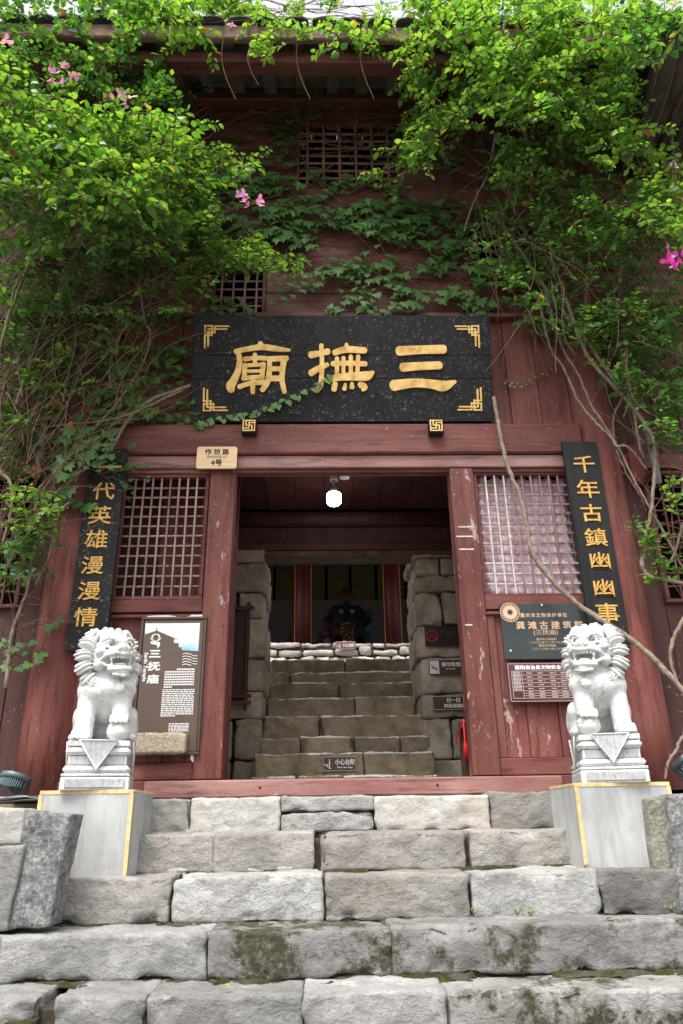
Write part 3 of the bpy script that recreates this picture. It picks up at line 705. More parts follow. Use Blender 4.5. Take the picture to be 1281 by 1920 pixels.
mb.tube(spline([(x0, 7.5, zq+.12), (x0+.08, 7.5, zq+.02), (x0+.2, 7.5, zq+.05), (x0+.3, 7.5, zq+.0), (x1-.3, 7.5, zq), (x1-.2, 7.5, zq+.05), (x1-.08, 7.5, zq+.02), (x1, 7.5, zq+.12)], 5), .022, 6)
mb.build('cloud_scroll', plain('scroll_blue', (.10, .16, .22), .6), hall, True)

# ------------------------------------------------------------------ implicit carving (used by the lions and the seated figure)
class SDF:
    def __init__(s, lo, hi, h):
        s.lo = np.array(lo, np.float32); s.h = h
        s.ax = [np.arange(lo[i], hi[i]+h, h, dtype=np.float32) for i in range(3)]
        s.F = np.full([len(a) for a in s.ax], 1.0, np.float32)
    def sl(s, lo, hi):
        r = []
        for i in range(3):
            a = int(np.clip((lo[i]-s.lo[i])/s.h, 0, s.F.shape[i]-1)); b = int(np.clip((hi[i]-s.lo[i])/s.h+2, 1, s.F.shape[i])); r.append(slice(a, b))
        return tuple(r)
    def grid(s, sl): return np.meshgrid(*[s.ax[i][sl[i]] for i in range(3)], indexing='ij')
    def _apply(s, sl, d, k, sub):
        f = s.F[sl]
        if sub:
            d = -d; h = np.clip(.5-.5*(f-d)/k, 0, 1); s.F[sl] = f*(1-h)+d*h+k*h*(1-h)
        else:
            h = np.clip(.5+.5*(f-d)/k, 0, 1); s.F[sl] = f*(1-h)+d*h-k*h*(1-h)
    def ell(s, c, r, k=.012, sub=False, rot=None, groove=None):
        m = max(r)+.05; sl = s.sl([c[i]-m for i in range(3)], [c[i]+m for i in range(3)]); X, Y, Z = s.grid(sl)
        q = [X-c[0], Y-c[1], Z-c[2]]
        if rot is not None:
            R_ = np.array(Matrix(rot).transposed() if not isinstance(rot, np.ndarray) else rot.T)
            q = [R_[i][0]*q[0]+R_[i][1]*q[1]+R_[i][2]*q[2] for i in range(3)]
        e = [q[i]/r[i] for i in range(3)]; k0 = np.sqrt(e[0]**2+e[1]**2+e[2]**2)+1e-6
        k1 = np.sqrt((e[0]/r[0])**2+(e[1]/r[1])**2+(e[2]/r[2])**2)+1e-6
        d = k0*(k0-1)/k1
        if groove: d = d+groove[0]*np.cos(groove[1]*(q[groove[2]]+groove[3]*(q[0]**2+q[2]**2)))
        s._apply(sl, d, k, sub); return s
    def cap(s, a, b, ra, rb=None, k=.012, sub=False):
        rb = ra if rb is None else rb; m = max(ra, rb)+.05
        sl = s.sl([min(a[i], b[i])-m for i in range(3)], [max(a[i], b[i])+m for i in range(3)]); X, Y, Z = s.grid(sl)
        ab = [b[i]-a[i] for i in range(3)]; L2 = sum(v*v for v in ab)+1e-9
        t_ = np.clip(((X-a[0])*ab[0]+(Y-a[1])*ab[1]+(Z-a[2])*ab[2])/L2, 0, 1)
        d = np.sqrt((X-a[0]-t_*ab[0])**2+(Y-a[1]-t_*ab[1])**2+(Z-a[2]-t_*ab[2])**2)-(ra+(rb-ra)*t_)
        s._apply(sl, d, k, sub); return s
    def path(s, pts, r, k=.006, sub=False):
        for a, b in zip(pts[:-1], pts[1:]): s.cap(a, b, r, r, k, sub)
        return s
    def box(s, c, b, r=.01, k=.01, sub=False, rot=None):
        m = max(b)*1.8+.05; sl = s.sl([c[i]-m for i in range(3)], [c[i]+m for i in range(3)]); X, Y, Z = s.grid(sl)
        q = [X-c[0], Y-c[1], Z-c[2]]
        if rot is not None:
            R_ = np.array(Matrix(rot).transposed()); q = [R_[i][0]*q[0]+R_[i][1]*q[1]+R_[i][2]*q[2] for i in range(3)]
        e = [np.abs(q[i])-(b[i]-r) for i in range(3)]
        d = np.sqrt(sum(np.maximum(v, 0)**2 for v in e))+np.minimum(np.maximum(np.maximum(e[0], e[1]), e[2]), 0)-r
        s._apply(sl, d, k, sub); return s
    def mesh(s):
        Fd = s.F; S = Fd < 0; nx, ny, nz = Fd.shape
        cs = np.zeros((nx-1, ny-1, nz-1), np.int8); C = [(i, j, k) for i in (0, 1) for j in (0, 1) for k in (0, 1)]
        for i, j, k in C: cs += S[i:nx-1+i, j:ny-1+j, k:nz-1+k]
        act = (cs > 0) & (cs < 8); idx = np.full(act.shape, -1, np.int64); n = int(act.sum()); idx[act] = np.arange(n)
        ai = np.argwhere(act); acc = np.zeros((n, 3)); cnt = np.zeros(n)
        for a in C:
            for ax in range(3):
                if a[ax] == 0:
                    b = list(a); b[ax] = 1
                    f0 = Fd[ai[:, 0]+a[0], ai[:, 1]+a[1], ai[:, 2]+a[2]]; f1 = Fd[ai[:, 0]+b[0], ai[:, 1]+b[1], ai[:, 2]+b[2]]
                    m = (f0 < 0) != (f1 < 0); t_ = f0[m]/(f0[m]-f1[m]); p = np.tile(np.array(a, float), (m.sum(), 1)); p[:, ax] += t_
                    acc[m] += p; cnt[m] += 1
        V = (ai+acc/cnt[:, None])*s.h+s.lo
        Q = []
        for ax in range(3):
            o = [(0, 1, 2), (1, 2, 0), (2, 0, 1)][ax]; b, c = o[1], o[2]
            A = [slice(None)]*3; B = [slice(None)]*3; A[ax] = slice(0, -1); B[ax] = slice(1, None)
            s0, s1 = S[tuple(A)], S[tuple(B)]; e = np.argwhere(s0 != s1)
            e = e[(e[:, b] > 0) & (e[:, c] > 0) & (e[:, b] < Fd.shape[b]-1) & (e[:, c] < Fd.shape[c]-1)]
            ib = np.zeros(3, int); ib[b] = 1; ic = np.zeros(3, int); ic[c] = 1
            g = lambda q: idx[q[:, 0], q[:, 1], q[:, 2]]
            q = np.stack([g(e-ib-ic), g(e-ic), g(e), g(e-ib)], 1)
            flip = ~s0[e[:, 0], e[:, 1], e[:, 2]]; q[flip] = q[flip][:, ::-1]; Q.append(q)
        return V, np.concatenate(Q)

# ------------------------------------------------------------------ guardian lions
def rotz(a): return Matrix.Rotation(a, 3, 'Z')
def lion_body():
    s = SDF((-.22, -.17, -.01), (.22, .40, .68), .0046)
    # trunk
    s.ell((0, .19, .25), (.115, .15, .15), .03).ell((0, .075, .285), (.160, .108, .088), .03).ell((.0, .28, .15), (.13, .11, .15), .03)
    s.ell((0, .10, .36), (.12, .10, .09), .03)
    # hind quarters
    for e in (-1, 1):
        s.ell((e*.125, .23, .095), (.055, .11, .105), .02).ell((e*.14, .12, .03), (.045, .08, .03), .012).ell((e*.128, .16, .15), (.05, .06, .06), .02)
    # front legs: one straight on the plinth, the other raised on a ball
    s.cap((-.095, .07, .26), (-.10, .045, .05), .055, .05, .02).ell((-.10, .00, .03), (.055, .065, .032), .012)
    for i in range(4): s.cap((-.138+.025*i, -.035, .045), (-.138+.025*i, -.058, .015), .0135, .013, .004)
    s.cap((.088, .07, .26), (.092, .03, .11), .057, .05, .02).ell((.09, -.005, .115), (.056, .062, .028), .012)
    for i in range(4): s.cap((.052+.025*i, -.045, .128), (.052+.025*i, -.062, .10), .0135, .012, .004)
    s.ell((.09, .0, .055), (.065, .062, .058), .008)
    for z in (.03, .06): s.path([(.09+.066*math.cos(a), .0-.064*math.sin(a), z) for a in np.linspace(0, math.pi, 14)], .004, .004, True)
    # harness across the chest with a bell, shoulder curls
    s.path([(.15*math.cos(a), .085-.105*math.sin(a), .30+.018*abs(math.cos(a))) for a in np.linspace(.0, math.pi, 16)], .0075, .004)
    s.path([(.153*math.cos(a), .085-.108*math.sin(a), .282+.018*abs(math.cos(a))) for a in np.linspace(.0, math.pi, 16)], .004, .003, True)
    s.ell((.075, -.018, .285), (.030, .022, .03), .006)
    s.path([(.075, -.043, .262), (.078, -.043, .30)], .004, .003, True)
    for e in (-.055, .10):
        for j in range(3): s.path([(e+(.022+.016*j)*math.cos(a), -.010-.02*math.sin(a)+.05*abs(e), .335-(.016+.011*j)*math.sin(a)) for a in np.linspace(0, math.pi, 9)], .0034, .003)
    # head, turned towards the door and a little down
    R_ = rotz(math.radians(30)) @ Matrix.Rotation(math.radians(-5), 3, 'Y'); hc = Vector((.005, .07, .475))
    T = lambda p: tuple(hc+R_ @ Vector(p))
    E = lambda p, r, k=.01, sub=False, g=None, rot=None: s.ell(T(p), r, k, sub, R_ if rot is None else R_ @ rot, g)
    P = lambda pts, r, k=.004, sub=False: s.path([T(p) for p in pts], r, k, sub)
    E((0, 0, .0), (.112, .10, .112), .02)
    E((0, -.03, .075), (.085, .075, .055), .015)                                      # forehead
    for i, x in enumerate((-.062, -.022, .022, .062)): E((x, -.02-.01*(i in (1, 2)), .135-abs(x)*.25), (.023, .03, .034), .006)
    E((0, -.095, .005), (.078, .05, .038), .015)                                      # muzzle
    E((0, -.140, .030), (.040, .026, .028), .006)                                     # nose
    for e in (-1, 1):
        E((e*.026, -.148, .022), (.016, .016, .017), .004); E((e*.017, -.166, .018), (.008, .009, .007), .002, True)
        E((e*.055, -.088, .058), (.030, .018, .022), .004, True)
        E((e*.055, -.084, .058), (.022, .018, .019), .002)                              # eyeball
        P([(e*.022, -.105, .070), (e*.045, -.112, .086), (e*.072, -.100, .088), (e*.094, -.076, .074)], .009)   # brow
        P([(e*.030, -.106, .040), (e*.055, -.106, .034), (e*.080, -.09, .042)], .006)                           # lower lid
        E((e*.092, -.060, .018), (.034, .032, .028), .01)                                  # cheek
        E((e*.095, -.045, -.055), (.032, .04, .035), .012)
        ear = Matrix.Rotation(e*math.radians(-24), 3, 'Y')
        E((e*.105, .01, .115), (.029, .022, .052), .006, rot=ear); E((e*.109, -.016, .112), (.014, .012, .032), .004, True, rot=ear)
        # corners of the lips curl up
        P([(e*.0, -.152, -.006), (e*.045, -.143, .0), (e*.085, -.105, -.010), (e*.100, -.075, -.035)], .0115)
        P([(e*.0, -.138, -.082), (e*.045, -.126, -.078), (e*.080, -.092, -.065), (e*.100, -.072, -.040)], .0105)
        # mane: four rows of fluted curls each side
        for j, (mx, my, mz, rr_) in enumerate(((.128, .035, .068, .047), (.146, .04, .005, .046), (.148, .03, -.062, .045), (.125, .02, -.122, .042))):
            rt_ = Matrix.Rotation(e*math.radians((-35, -8, 20, 40)[j]), 3, 'Y')
            E((e*mx, my, mz), (rr_*1.15, rr_*1.25, rr_*.86), .006, g=(.0062, 260, 2, 5.0), rot=rt_)
    for x, z in ((-.075, .115), (0, .13), (.075, .115), (-.1, .0), (.1, .0), (0, .02), (0, -.08), (-.07, -.09), (.07, -.09)):
        E((x, .085, z), (.055, .05, .055), .008, g=(.005, 220, 2, 4.0))
    # open mouth, tongue, teeth, jaw
    E((0, -.105, -.088), (.074, .055, .024), .008)                                    # lower jaw
    E((0, -.118, -.108), (.045, .035, .02), .008)
    E((0, -.118, -.042), (.070, .062, .026), .004, True)
    E((0, -.100, -.060), (.040, .040, .010), .004)
    for i in range(6):
        x = -.045+.018*i; E((x, -.142+abs(x)*.28, -.022), (.0085, .008, .012), .002)
    for e in (-1, 1): E((e*.058, -.118, -.030), (.009, .009, .02), .002); E((e*.054, -.114, -.062), (.009, .009, .016), .002)
    P([(-.05, -.128, -.118), (0, -.148, -.128), (.05, -.128, -.118)], .008)           # beard lip
    # tail flame at the back
    s.ell((0, .35, .20), (.05, .04, .10), .02, groove=(.004, 200, 0, 3))
    V, Q = s.mesh()
    eyes = [T((e*.055, -.1035, .057)) for e in (-1, 1)]
    return V, Q, eyes
LV, LQ, LEYES = lion_body()
LV = LV+np.array([mnoise.noise_vector(Vector(p)*55)*.0011+mnoise.noise_vector(Vector(p)*18)*.0022 for p in LV])
def lion_base(mirror):
    """Moulded pedestal, 0.25 m tall, top at z=0, with a hanging cloth carved on front and sides."""
    b = MB()
    for w, d, z0, z1, c in ((.160, .205, -.03, 0, .004), (.166, .212, -.075, -.033, .018), (.150, .195, -.125, -.078, .004),
                            (.170, .215, -.165, -.128, .014), (.174, .219, -.182, -.168, .004), (.174, .218, -.25, -.185, .004)):
        b.box(-w, w, .145-d, .145+d, z0, z1, c)
    f = MB()
    yf = .145-.226
    f.prism([(-.098, .002), (.098, .002), (.002, -.148)], yf, yf+.03)
    ed = [MB().tube([(-.100, yf, .0), (.0, yf, -.15), (.100, yf, .0), (-.1, yf, .0)], .0052, 6)]
    g = []
    for e in (-1, 1):
        x = e*.174
        V = [(x, .145-.11, .001), (x, .145+.11, .001), (x, .145, -.165)]; V += [(x+e*-.03, p[1], p[2]) for p in V]
        g.append(MB().add(V, [(0, 1, 2), (3, 4, 5), (0, 1, 4, 3), (1, 2, 5, 4), (2, 0, 3, 5)]))
        ed.append(MB().tube([(x, .145-.11, .0), (x, .145, -.165), (x, .145+.11, .0)], .0055, 6))
    return b, f, g, ed
def make_lion(pos, mir, label):
    root = thing('guardian_lion', pos, label, 'stone lion', 'white stone lions beside the door')
    rot = Matrix.Rotation(math.radians(11 if mir > 0 else -11), 4, 'Z')
    X = Matrix.Translation(Vector(pos)) @ rot @ Matrix.Diagonal((mir, 1, 1, 1)) @ Matrix.Translation((0, -.145, .25))
    R3 = np.array(X.to_3x3()); T3 = np.array(X.translation)
    V = LV @ R3.T+T3; Q = LQ if mir > 0 else LQ[:, ::-1]
    link_mesh('body', np_mesh('lion_body', V, Q), MMARB, root, True)
    for e in LEYES:
        c = X @ Vector(e); MB().lathe([(.001, -.010), (.007, -.007), (.010, 0), (.007, .007), (.001, .010)], 10, c).build('pupil', MPUP, root, True)
    b, f, g, ed = lion_base(mir)
    b.xf(X).build('pedestal', MMARB, root); f.xf(X).build('cloth_front', MCHIS, root); [q.xf(X).build('cloth_side', MCHIS, root) for q in g]; [q.xf(X).build('cloth_edging', MMARB, root, True) for q in ed]
    for e in (-1, 1):
        MB().box(-.150, .150, -.082+.0, -.072, -.238, -.194, .002).xf(Matrix.Translation((0, 0, 0))).xf(X).build('carved_panel', MCHIS, root) if e < 0 else None
    MB().box(.1715, .1765, -.05, .33, -.238, -.194, .002).xf(X).build('carved_panel', MCHIS, root)
    [MB().box(q-.0027, q+.0027, -.03, .31, -.122, -.081, .002).xf(X).build('carved_band', MCHIS, root) for q in (-.15, .15)]
    MB().box(-.14, .14, -.0525, -.0475, -.122, -.081, .002).xf(X).build('carved_band', MCHIS, root)
    return root
PZ = .168
make_lion((W(183, 1480, -.78).x, -.775, PZ), 1, 'white stone guardian lion with open mouth left of the doorway, by the brown information panel')
make_lion((W(1143, 1462, -.78).x, -.775, PZ), -1, 'white stone guardian lion with open mouth right of the doorway, by the green-black plaque')

# plinths with yellow painted edges
def plinth(x0, x1, y0, y1, z0, z1, label, lean):
    r = thing('plinth', ((x0+x1)/2, (y0+y1)/2, z0), label, 'plinth', 'rendered plinths under the lions')
    part('block', (x0, x1, y0, y1, z0, z1), MCEM, r, c=.006)
    w = .018; e = MB()
    e.box(x0, x1, y0-.003, y0+.004, z1-w, z1+.001, .001)
    if lean > 0: e.box(x1-w, x1+.003, y0-.004, y0+.005, z0+.01, z1-w-.001, .001).box(x0-.003, x0+w, y0-.004, y0+.005, z1-.13, z1-w-.001, .001)
    else: e.box(x0-.003, x0+w, y0-.004, y0+.005, z0+.01, z1-w-.001, .001).box(x1-w, x1+.003, y0-.004, y0+.005, z1-.13, z1-w-.001, .001)
    xx = x1 if lean > 0 else x0
    e.box(xx-.002, xx+.003, y0+.02, y1, z1-.012, z1+.0015, .001)
    e.build('painted_edge', MYEL, r)
plinth(-1.488, -1.004, -.98, -.50, -.245, PZ, 'grey rendered plinth with yellow edges under the left lion', 1)
plinth(1.320, 1.828, -.98, -.50, -.245, PZ, 'grey rendered plinth with yellow edges under the right lion', -1)

# slabs closing the stair at both sides
def slab(corners, y, dep, mat, label, seed, group):
    q = [W(a, b, y) for a, b in corners]; q = [(p.x, p.z) for p in q]
    xs = [p[0] for p in q]; zs = [p[1] for p in q]
    o = link_mesh('stone_slab', stone_mesh(min(xs), max(xs), y, y+dep, min(zs), max(zs), seed, res=.017, r=.008, amp=.005, rid=.004, wob=.005, chip=.02, quad=q), mat, None, True)
    props(o, label, 'stone slab', group)
SG = 'upright stone slabs at the stair ends'
slab([(14, 1745), (92, 1740), (136, 1526), (46, 1521)], -1.34, .18, S_SPECK, 'dark speckled stone slab in front of the left plinth', 3, SG)
slab([(-130, 1750), (13, 1748), (45, 1587), (-60, 1587)], -1.36, .3, S_NEUT, 'smooth pale slab at the far left edge beside the speckled slab', 5, SG)
slab([(-60, 1584), (43, 1584), (46, 1516), (-40, 1512)], -1.33, .35, S_PALE, 'layered white stone block on top of the pale left slab', 6, SG)
slab([(1229, 1640), (1262, 1690), (1252, 1492), (1209, 1497)], -1.04, .2, S_LICH, 'yellowish lichened stone slab beside the right plinth', 7, SG)
slab([(1278, 1710), (1420, 1710), (1370, 1484), (1254, 1489)], -1.1, .25, S_SPECK, 'grey stone slab at the far right edge beside the lichened slab', 8, SG)

# ------------------------------------------------------------------ main signboard
sb0 = W(643, 791, -.075); sb1 = W(640, 591, -.30)
vdir = Vector((0, sb1.y-sb0.y, sb1.z-sb0.z)); BH = vdir.length; vdir.normalize()
ndir = Vector((0, vdir.z, -vdir.y))*-1                                 # out of the board, towards the viewer
BW = (W(928, 787, -.075).x-W(358, 795, -.075).x+W(917, 590, -.30).x-W(362, 592, -.30).x)/4
bx = (W(928, 787, -.075).x+W(358, 795, -.075).x+W(917, 590, -.30).x+W(362, 592, -.30).x)/4
BM = Matrix(((1, 0, 0, bx), (0, -ndir.y, vdir.y, sb0.y), (0, -ndir.z, vdir.z, sb0.z), (0, 0, 0, 1)))   # local x, y (into board), z up
BMi = BM.inverted()
def board_uv(px, py):
    d = Vector(RW @ np.array([px-CX, -(py-CY), -F])); o = Vector((0, -CAMD, 0)); n = Vector((0, -ndir.y, -ndir.z)); t_ = (sb0-o).dot(n)/d.dot(n)
    p = BMi @ (o+d*t_); return p.x, p.z
sign = thing('signboard', (bx, sb0.y, sb0.z), 'large black hanging signboard with three gold characters above the doorway', 'signboard')
zc = [0, BH*.40, BH*.62, BH]
for a, b in zip(zc[:-1], zc[1:]): MB().box(-BW, BW, 0, .05, a+.001, b-.001, .003).xf(BM).build('board_plank', MBLK, sign)
part('hanger', (bx-.5, bx+.5, sb1.y+.06, -.005, sb1.z-.12, sb1.z-.07), MRU, sign)
def stroke_poly(pts):
    P = spline([(p[0], p[1], p[2]) for p in pts], 5) if len(pts) > 2 else [Vector(p) for p in pts]
    L, Rr = [], []
    for i, p in enumerate(P):
        t_ = Vector((P[min(i+1, len(P)-1)].x-P[max(i-1, 0)].x, P[min(i+1, len(P)-1)].y-P[max(i-1, 0)].y)).normalized(); n = Vector((-t_.y, t_.x)); w = p.z/2
        L.append((p.x+n.x*w, p.y+n.y*w)); Rr.append((p.x-n.x*w, p.y-n.y*w))
        if i == 0: t0, w0, n0 = t_, w, n
        t1, w1, n1 = t_, w, n
    cap1 = [(P[-1].x+(n1.x*math.cos(a)+t1.x*math.sin(a)*.7)*w1, P[-1].y+(n1.y*math.cos(a)+t1.y*math.sin(a)*.7)*w1) for a in (math.pi*.25, math.pi*.5, math.pi*.75)]
    cap0 = [(P[0].x+(-n0.x*math.cos(a)-t0.x*math.sin(a)*.7)*w0, P[0].y+(-n0.y*math.cos(a)-t0.y*math.sin(a)*.7)*w0) for a in (math.pi*.25, math.pi*.5, math.pi*.75)]
    return L+cap1+Rr[::-1]+cap0
def big_char(strokes, ox, oy, sc, label):
    mb = MB(); e = 0
    for s_ in strokes:
        poly = stroke_poly(s_); e += 1
        mb.prism([board_uv(ox+x/sc, oy+y/sc) for x, y in poly], -.012-.0004*e, .002)
    mb.xf(BM).build('character', MGOLD, sign, label=label)
S1 = [[(870,190,38),(960,185,34),(1050,183,36)], [(885,255,36),(960,250,32),(1035,247,32)], [(848,328,44),(930,318,36),(1000,322,36),(1050,330,42),(1096,312,14)]]
big_char(S1, 340, 570, 2.135, 'gold character for three at the right end of the board')
S2 = [[(695,155,58),(770,142,44),(835,127,52)], [(780,75,36),(785,200,36),(782,330,40),(772,400,46),(742,440,42)], [(695,302,52),(750,268,48),(830,232,36)],
      [(885,138,48),(980,112,52),(1130,120,50)], [(980,68,26),(985,112,44)], [(868,226,42),(1000,222,40),(1135,228,40)], [(905,180,34),(905,335,34)], [(957,175,32),(957,335,32)],
      [(1016,165,34),(1016,335,34)], [(1074,165,34),(1066,335,34)], [(850,348,48),(950,332,58),(1080,328,70),(1150,322,74),(1194,292,26)], [(890,385,44),(880,435,44)],
      [(972,388,22),(963,430,36)], [(1024,382,26),(1025,418,40)], [(1086,388,40),(1118,415,64),(1112,440,26)]]
big_char(S2, 420, 630, 4.27, 'gold middle character with the creeper tip across it')
S3 = [[(292,60,40),(300,92,58)], [(92,128,38),(200,106,42),(310,92,48),(420,106,44),(528,118,22)], [(118,140,44),(128,200,44),(115,280,50),(80,360,62),(55,402,72),(62,440,54)],
      [(168,190,40),(240,180,34),(335,182,38)], [(250,150,34),(250,222,34)], [(170,232,38),(165,345,40)], [(318,225,38),(303,345,40)], [(160,240,30),(325,232,30)],
      [(180,287,26),(312,283,26)], [(152,346,36),(235,334,34),(318,332,34)], [(122,412,38),(200,386,38),(318,372,44)], [(235,345,42),(232,460,34)],
      [(365,180,38),(366,280,42),(350,370,46),(308,438,42)], [(355,190,44),(505,184,44)], [(482,190,50),(470,280,44),(466,360,44),(486,455,36)], [(375,268,38),(475,268,38)], [(370,345,46),(470,345,46)]]
big_char(S3, 420, 630, 4.27, 'gold character for temple at the left end of the board')
# corner fretwork
lines = [((340,168),(548,168)), ((236,213),(520,213)), ((335,168),(335,268)), ((182,265),(335,265)), ((185,160),(185,265)), ((182,163),(292,163)), ((291,163),(291,312)), ((178,307),(291,307)), ((180,307),(180,500)), ((234,213),(234,475))]
ub, vt = board_uv(360, 590); u0, v0 = board_uv(381.5, 609)
def fret(su, sv):
    mb = MB(); e = 0
    for (xa, ya), (xb, yb) in lines:
        ua, va = board_uv(360+xa/8.35, 590+ya/8.35); u2, v2 = board_uv(360+xb/8.35, 590+yb/8.35); e += .00035
        ua, u2 = ua*1.0+.012, u2*1.0+.012
        va, v2 = BH-(vt-va)-.005, BH-(vt-v2)-.005
        if su < 0: ua, u2 = -ua, -u2
        if sv < 0: va, v2 = BH-va, BH-v2
        lo, hi = sorted((ua, u2)); l2, h2 = sorted((va, v2)); w = .0062
        mb.box(lo-w, hi+w, -.006-e, .003, l2-w, h2+w, .001)
    mb.xf(BM).build('corner_fretwork', MGOLD, sign)
for su in (1, -1):
    for sv in (1, -1): fret(su, sv)
# two carved blocks carrying the board
for px, lab in ((467, 'small black block with gold fret emblem under the left part of the signboard'), (818, 'small black block with gold fret emblem under the right part of the signboard')):
    c = W(px, 798, -.16); r = thing('carved_block', (c.x, -.1, c.z), lab, 'carved block', 'carved blocks under the signboard')
    h = .052
    part('block', (c.x-h*1.08, c.x+h*1.08, -.16, -.09, c.z-h*1.15, c.z+h*1.05), MBLK2, r, c=.004)
    q = .84*h; mb = MB(); e = 0
    segs = [((-1,-1),(1,-1)), ((-1,1),(1,1)), ((-1,-1),(-1,1)), ((1,-1),(1,1)), ((0,.55),(0,-.55)), ((0,.55),(.95,.55)), ((0,-.55),(-.95,-.55)), ((-.52,0),(.52,0)), ((-.52,0),(-.52,.95)), ((.52,0),(.52,-.95))]
    for (a, b), (a2, b2) in segs:
        e += .0003; lo, hi = sorted((a, a2)); l2, h2 = sorted((b, b2)); w = .0045
        mb.box(c.x+lo*q-w, c.x+hi*q+w, -.1655-e, -.158, c.z+l2*q-w, c.z+h2*q+w, .0008)
    mb.build('fret_emblem', MGOLD, r)

# ------------------------------------------------------------------ couplet boards
def couplet(corners, y, chars, ys, pxs, label, mat, hts):
    P = [W(a, b, y) for a, b in corners]; x0 = (P[0].x+P[3].x)/2; x1 = (P[1].x+P[2].x)/2; zt = (P[0].z+P[1].z)/2; zb = (P[2].z+P[3].z)/2
    r = thing('couplet_board', ((x0+x1)/2, y, zb), label, 'couplet board', 'black couplet boards on the columns')
    part('board', (x0, x1, y, y+.035, zb, zt), mat, r, c=.004)
    for ch, py, px, hh in zip(chars, ys, pxs, hts):
        p = W(px, py, y); me_h = (W(px, py-hh/2, y).z-W(px, py+hh/2, y).z)
        put_text('character', ch, me_h*1.08, (p.x, y-.003, p.z), MGOLD2, r, ex=.004, off=me_h*.009, sx=1.12, sy=.98)
couplet([(172, 848), (240, 835), (198, 1219), (119, 1222)], -.165, '一代英雄漫漫情', [876, 921, 966, 1011, 1060, 1108, 1157], [203, 195, 188, 181, 174, 168, 161], 'black couplet board left of the doorway with ivy over its top', MBLK, [40, 32, 34, 34, 34, 35, 36])
couplet([(1056, 828), (1117, 827), (1185, 1208), (1108, 1208)], -.165, '千年古鎮幽幽事', [871, 917, 962, 1008, 1052, 1103, 1150], [1095, 1102, 1109, 1117, 1125, 1132, 1139], 'black couplet board right of the doorway behind the stone lion', MBLK2, [32, 34, 33, 34, 34, 35, 38])

# ------------------------------------------------------------------ small signs
def rows_of_dashes(mb, x0, x1, z0, z1, n, y, rr, words=False, last=1.0, fill=.62):
    hgt = (z1-z0)/n
    for k in range(n):
        zt = z1-k*hgt; x = x0+(.08 if k == 0 and not words else 0); xe = x0+(x1-x0)*(last if k == n-1 else 1)
        while x < xe-.004:
            w = (rr.uniform(.008, .030) if words else .0085); w = min(w, xe-x)
            mb.add([(x, y, zt-hgt*fill), (x+w, y, zt-hgt*fill), (x+w, y, zt-hgt*.08), (x, y, zt-hgt*.08)], [(0, 1, 2, 3)])
            x += w+(.0042 if words else .0028)
# street number plate
a, b = W(371, 840, -.095), W(444, 880, -.095); y = -.115
pl = thing('address_plate', ((a.x+b.x)/2, y, b.z), 'wooden street number plate at the left end of the door lintel', 'address plate')
c = .012; MB().prism([(a.x+c, a.z), (b.x-c, a.z), (b.x, a.z-c), (b.x, b.z+c), (b.x-c, b.z), (a.x+c, b.z), (a.x, b.z+c), (a.x, a.z-c)], y, y+.018).build('plate', MPLATE, pl)
part('backing', (a.x, b.x, y+.0185, y+.025, b.z, a.z), MFRAME, pl)
cx = (a.x+b.x)/2; hh = a.z-b.z
put_text('lettering', '作 坊 路', .052, (cx, y-.001, a.z-hh*.24), MINK, pl, bold=.0012); put_text('lettering', 'ZUOFANG LU', .024, (cx, y-.001, a.z-hh*.47), MINK, pl); put_text('lettering', '4号', .058, (cx, y-.001, a.z-hh*.74), MINK, pl, bold=.0012)
# brown information panel
y = -.075; A, B = W(270, 1163, y), W(382, 1163, y); C = W(360, 1416, y)
x0, x1, zt, zb = -1.255, B.x+.005, A.z+.003, C.z+.02
inf = thing('information_panel', ((x0+x1)/2, y, zb), 'brown information panel with mountain picture and white lettering left of the door', 'information panel')
part('panel', (x0, x1, y, y+.03, zb, zt), MBROWN, inf)
f = MB(); fw = .018
f.box(x0-fw, x1+fw, y-.012, y+.031, zt, zt+fw).box(x0-fw, x1+fw, y-.012, y+.031, zb-fw, zb).box(x0-fw, x0, y-.0125, y+.0315, zb+.001, zt-.001).box(x1, x1+fw, y-.0125, y+.0315, zb+.001, zt-.001)
f.build('frame', MFRAME, inf)
t = NT('printed_mountain_picture', .5, .4); sx = t.n.new('ShaderNodeSeparateXYZ'); t.co(); t.l.new(t.tc0, sx.inputs[0])
g = t.math('ADD', t.math('MULTIPLY', sx.outputs['Z'], -4.5), t.math('MULTIPLY', t.noise(9, 4, .55), .9))
t.col(t.ramp(g, [(.25, (.74, .77, .70)), (.5, (.62, .73, .70)), (.66, (.42, .62, .70)), (.85, (.16, .36, .55))])); MPIC = t.m
pq = lambda X, Y: (lambda p: (p.x, p.z))(W(255+X/7.11, 1150+Y/7.11, y))
MB().prism([pq(128, 135), pq(855, 130), pq(832, 505), pq(612, 492), pq(612, 452), pq(572, 452), pq(572, 398), pq(508, 396), pq(508, 345), pq(565, 352), pq(285, 232), pq(285, 195), pq(272, 195), pq(270, 232), pq(122, 280)], y-.0015, y-.0005).build('picture', MPIC, inf)
lx = W(290, 1200, y)
for ch, Y in (('三', 540), ('抚', 705), ('庙', 875)):
    q = pq(255-(Y-540)*.085, Y); put_text('lettering', ch, .062, (q[0], y-.001, q[1]), MWHITE, inf, sx=1.38, bold=.0028)
q = pq(112, 715); put_text('lettering', 'Sanfu Temple', .034, (q[0]+.004, y-.001, q[1]), MWHITE, inf, rot=-math.pi/2, fit=.195, bold=.0009)
mb = MB(); ctr = pq(265, 350)
for k in range(5): 
    a0 = k*1.26; mb.tube([(ctr[0]+.028*math.cos(a0+i*.5)*(1-.25*math.sin(i)), y-.002-.0004*k, ctr[1]+.028*math.sin(a0+i*.5)*.9+.012) for i in range(6)], .0038, 4)
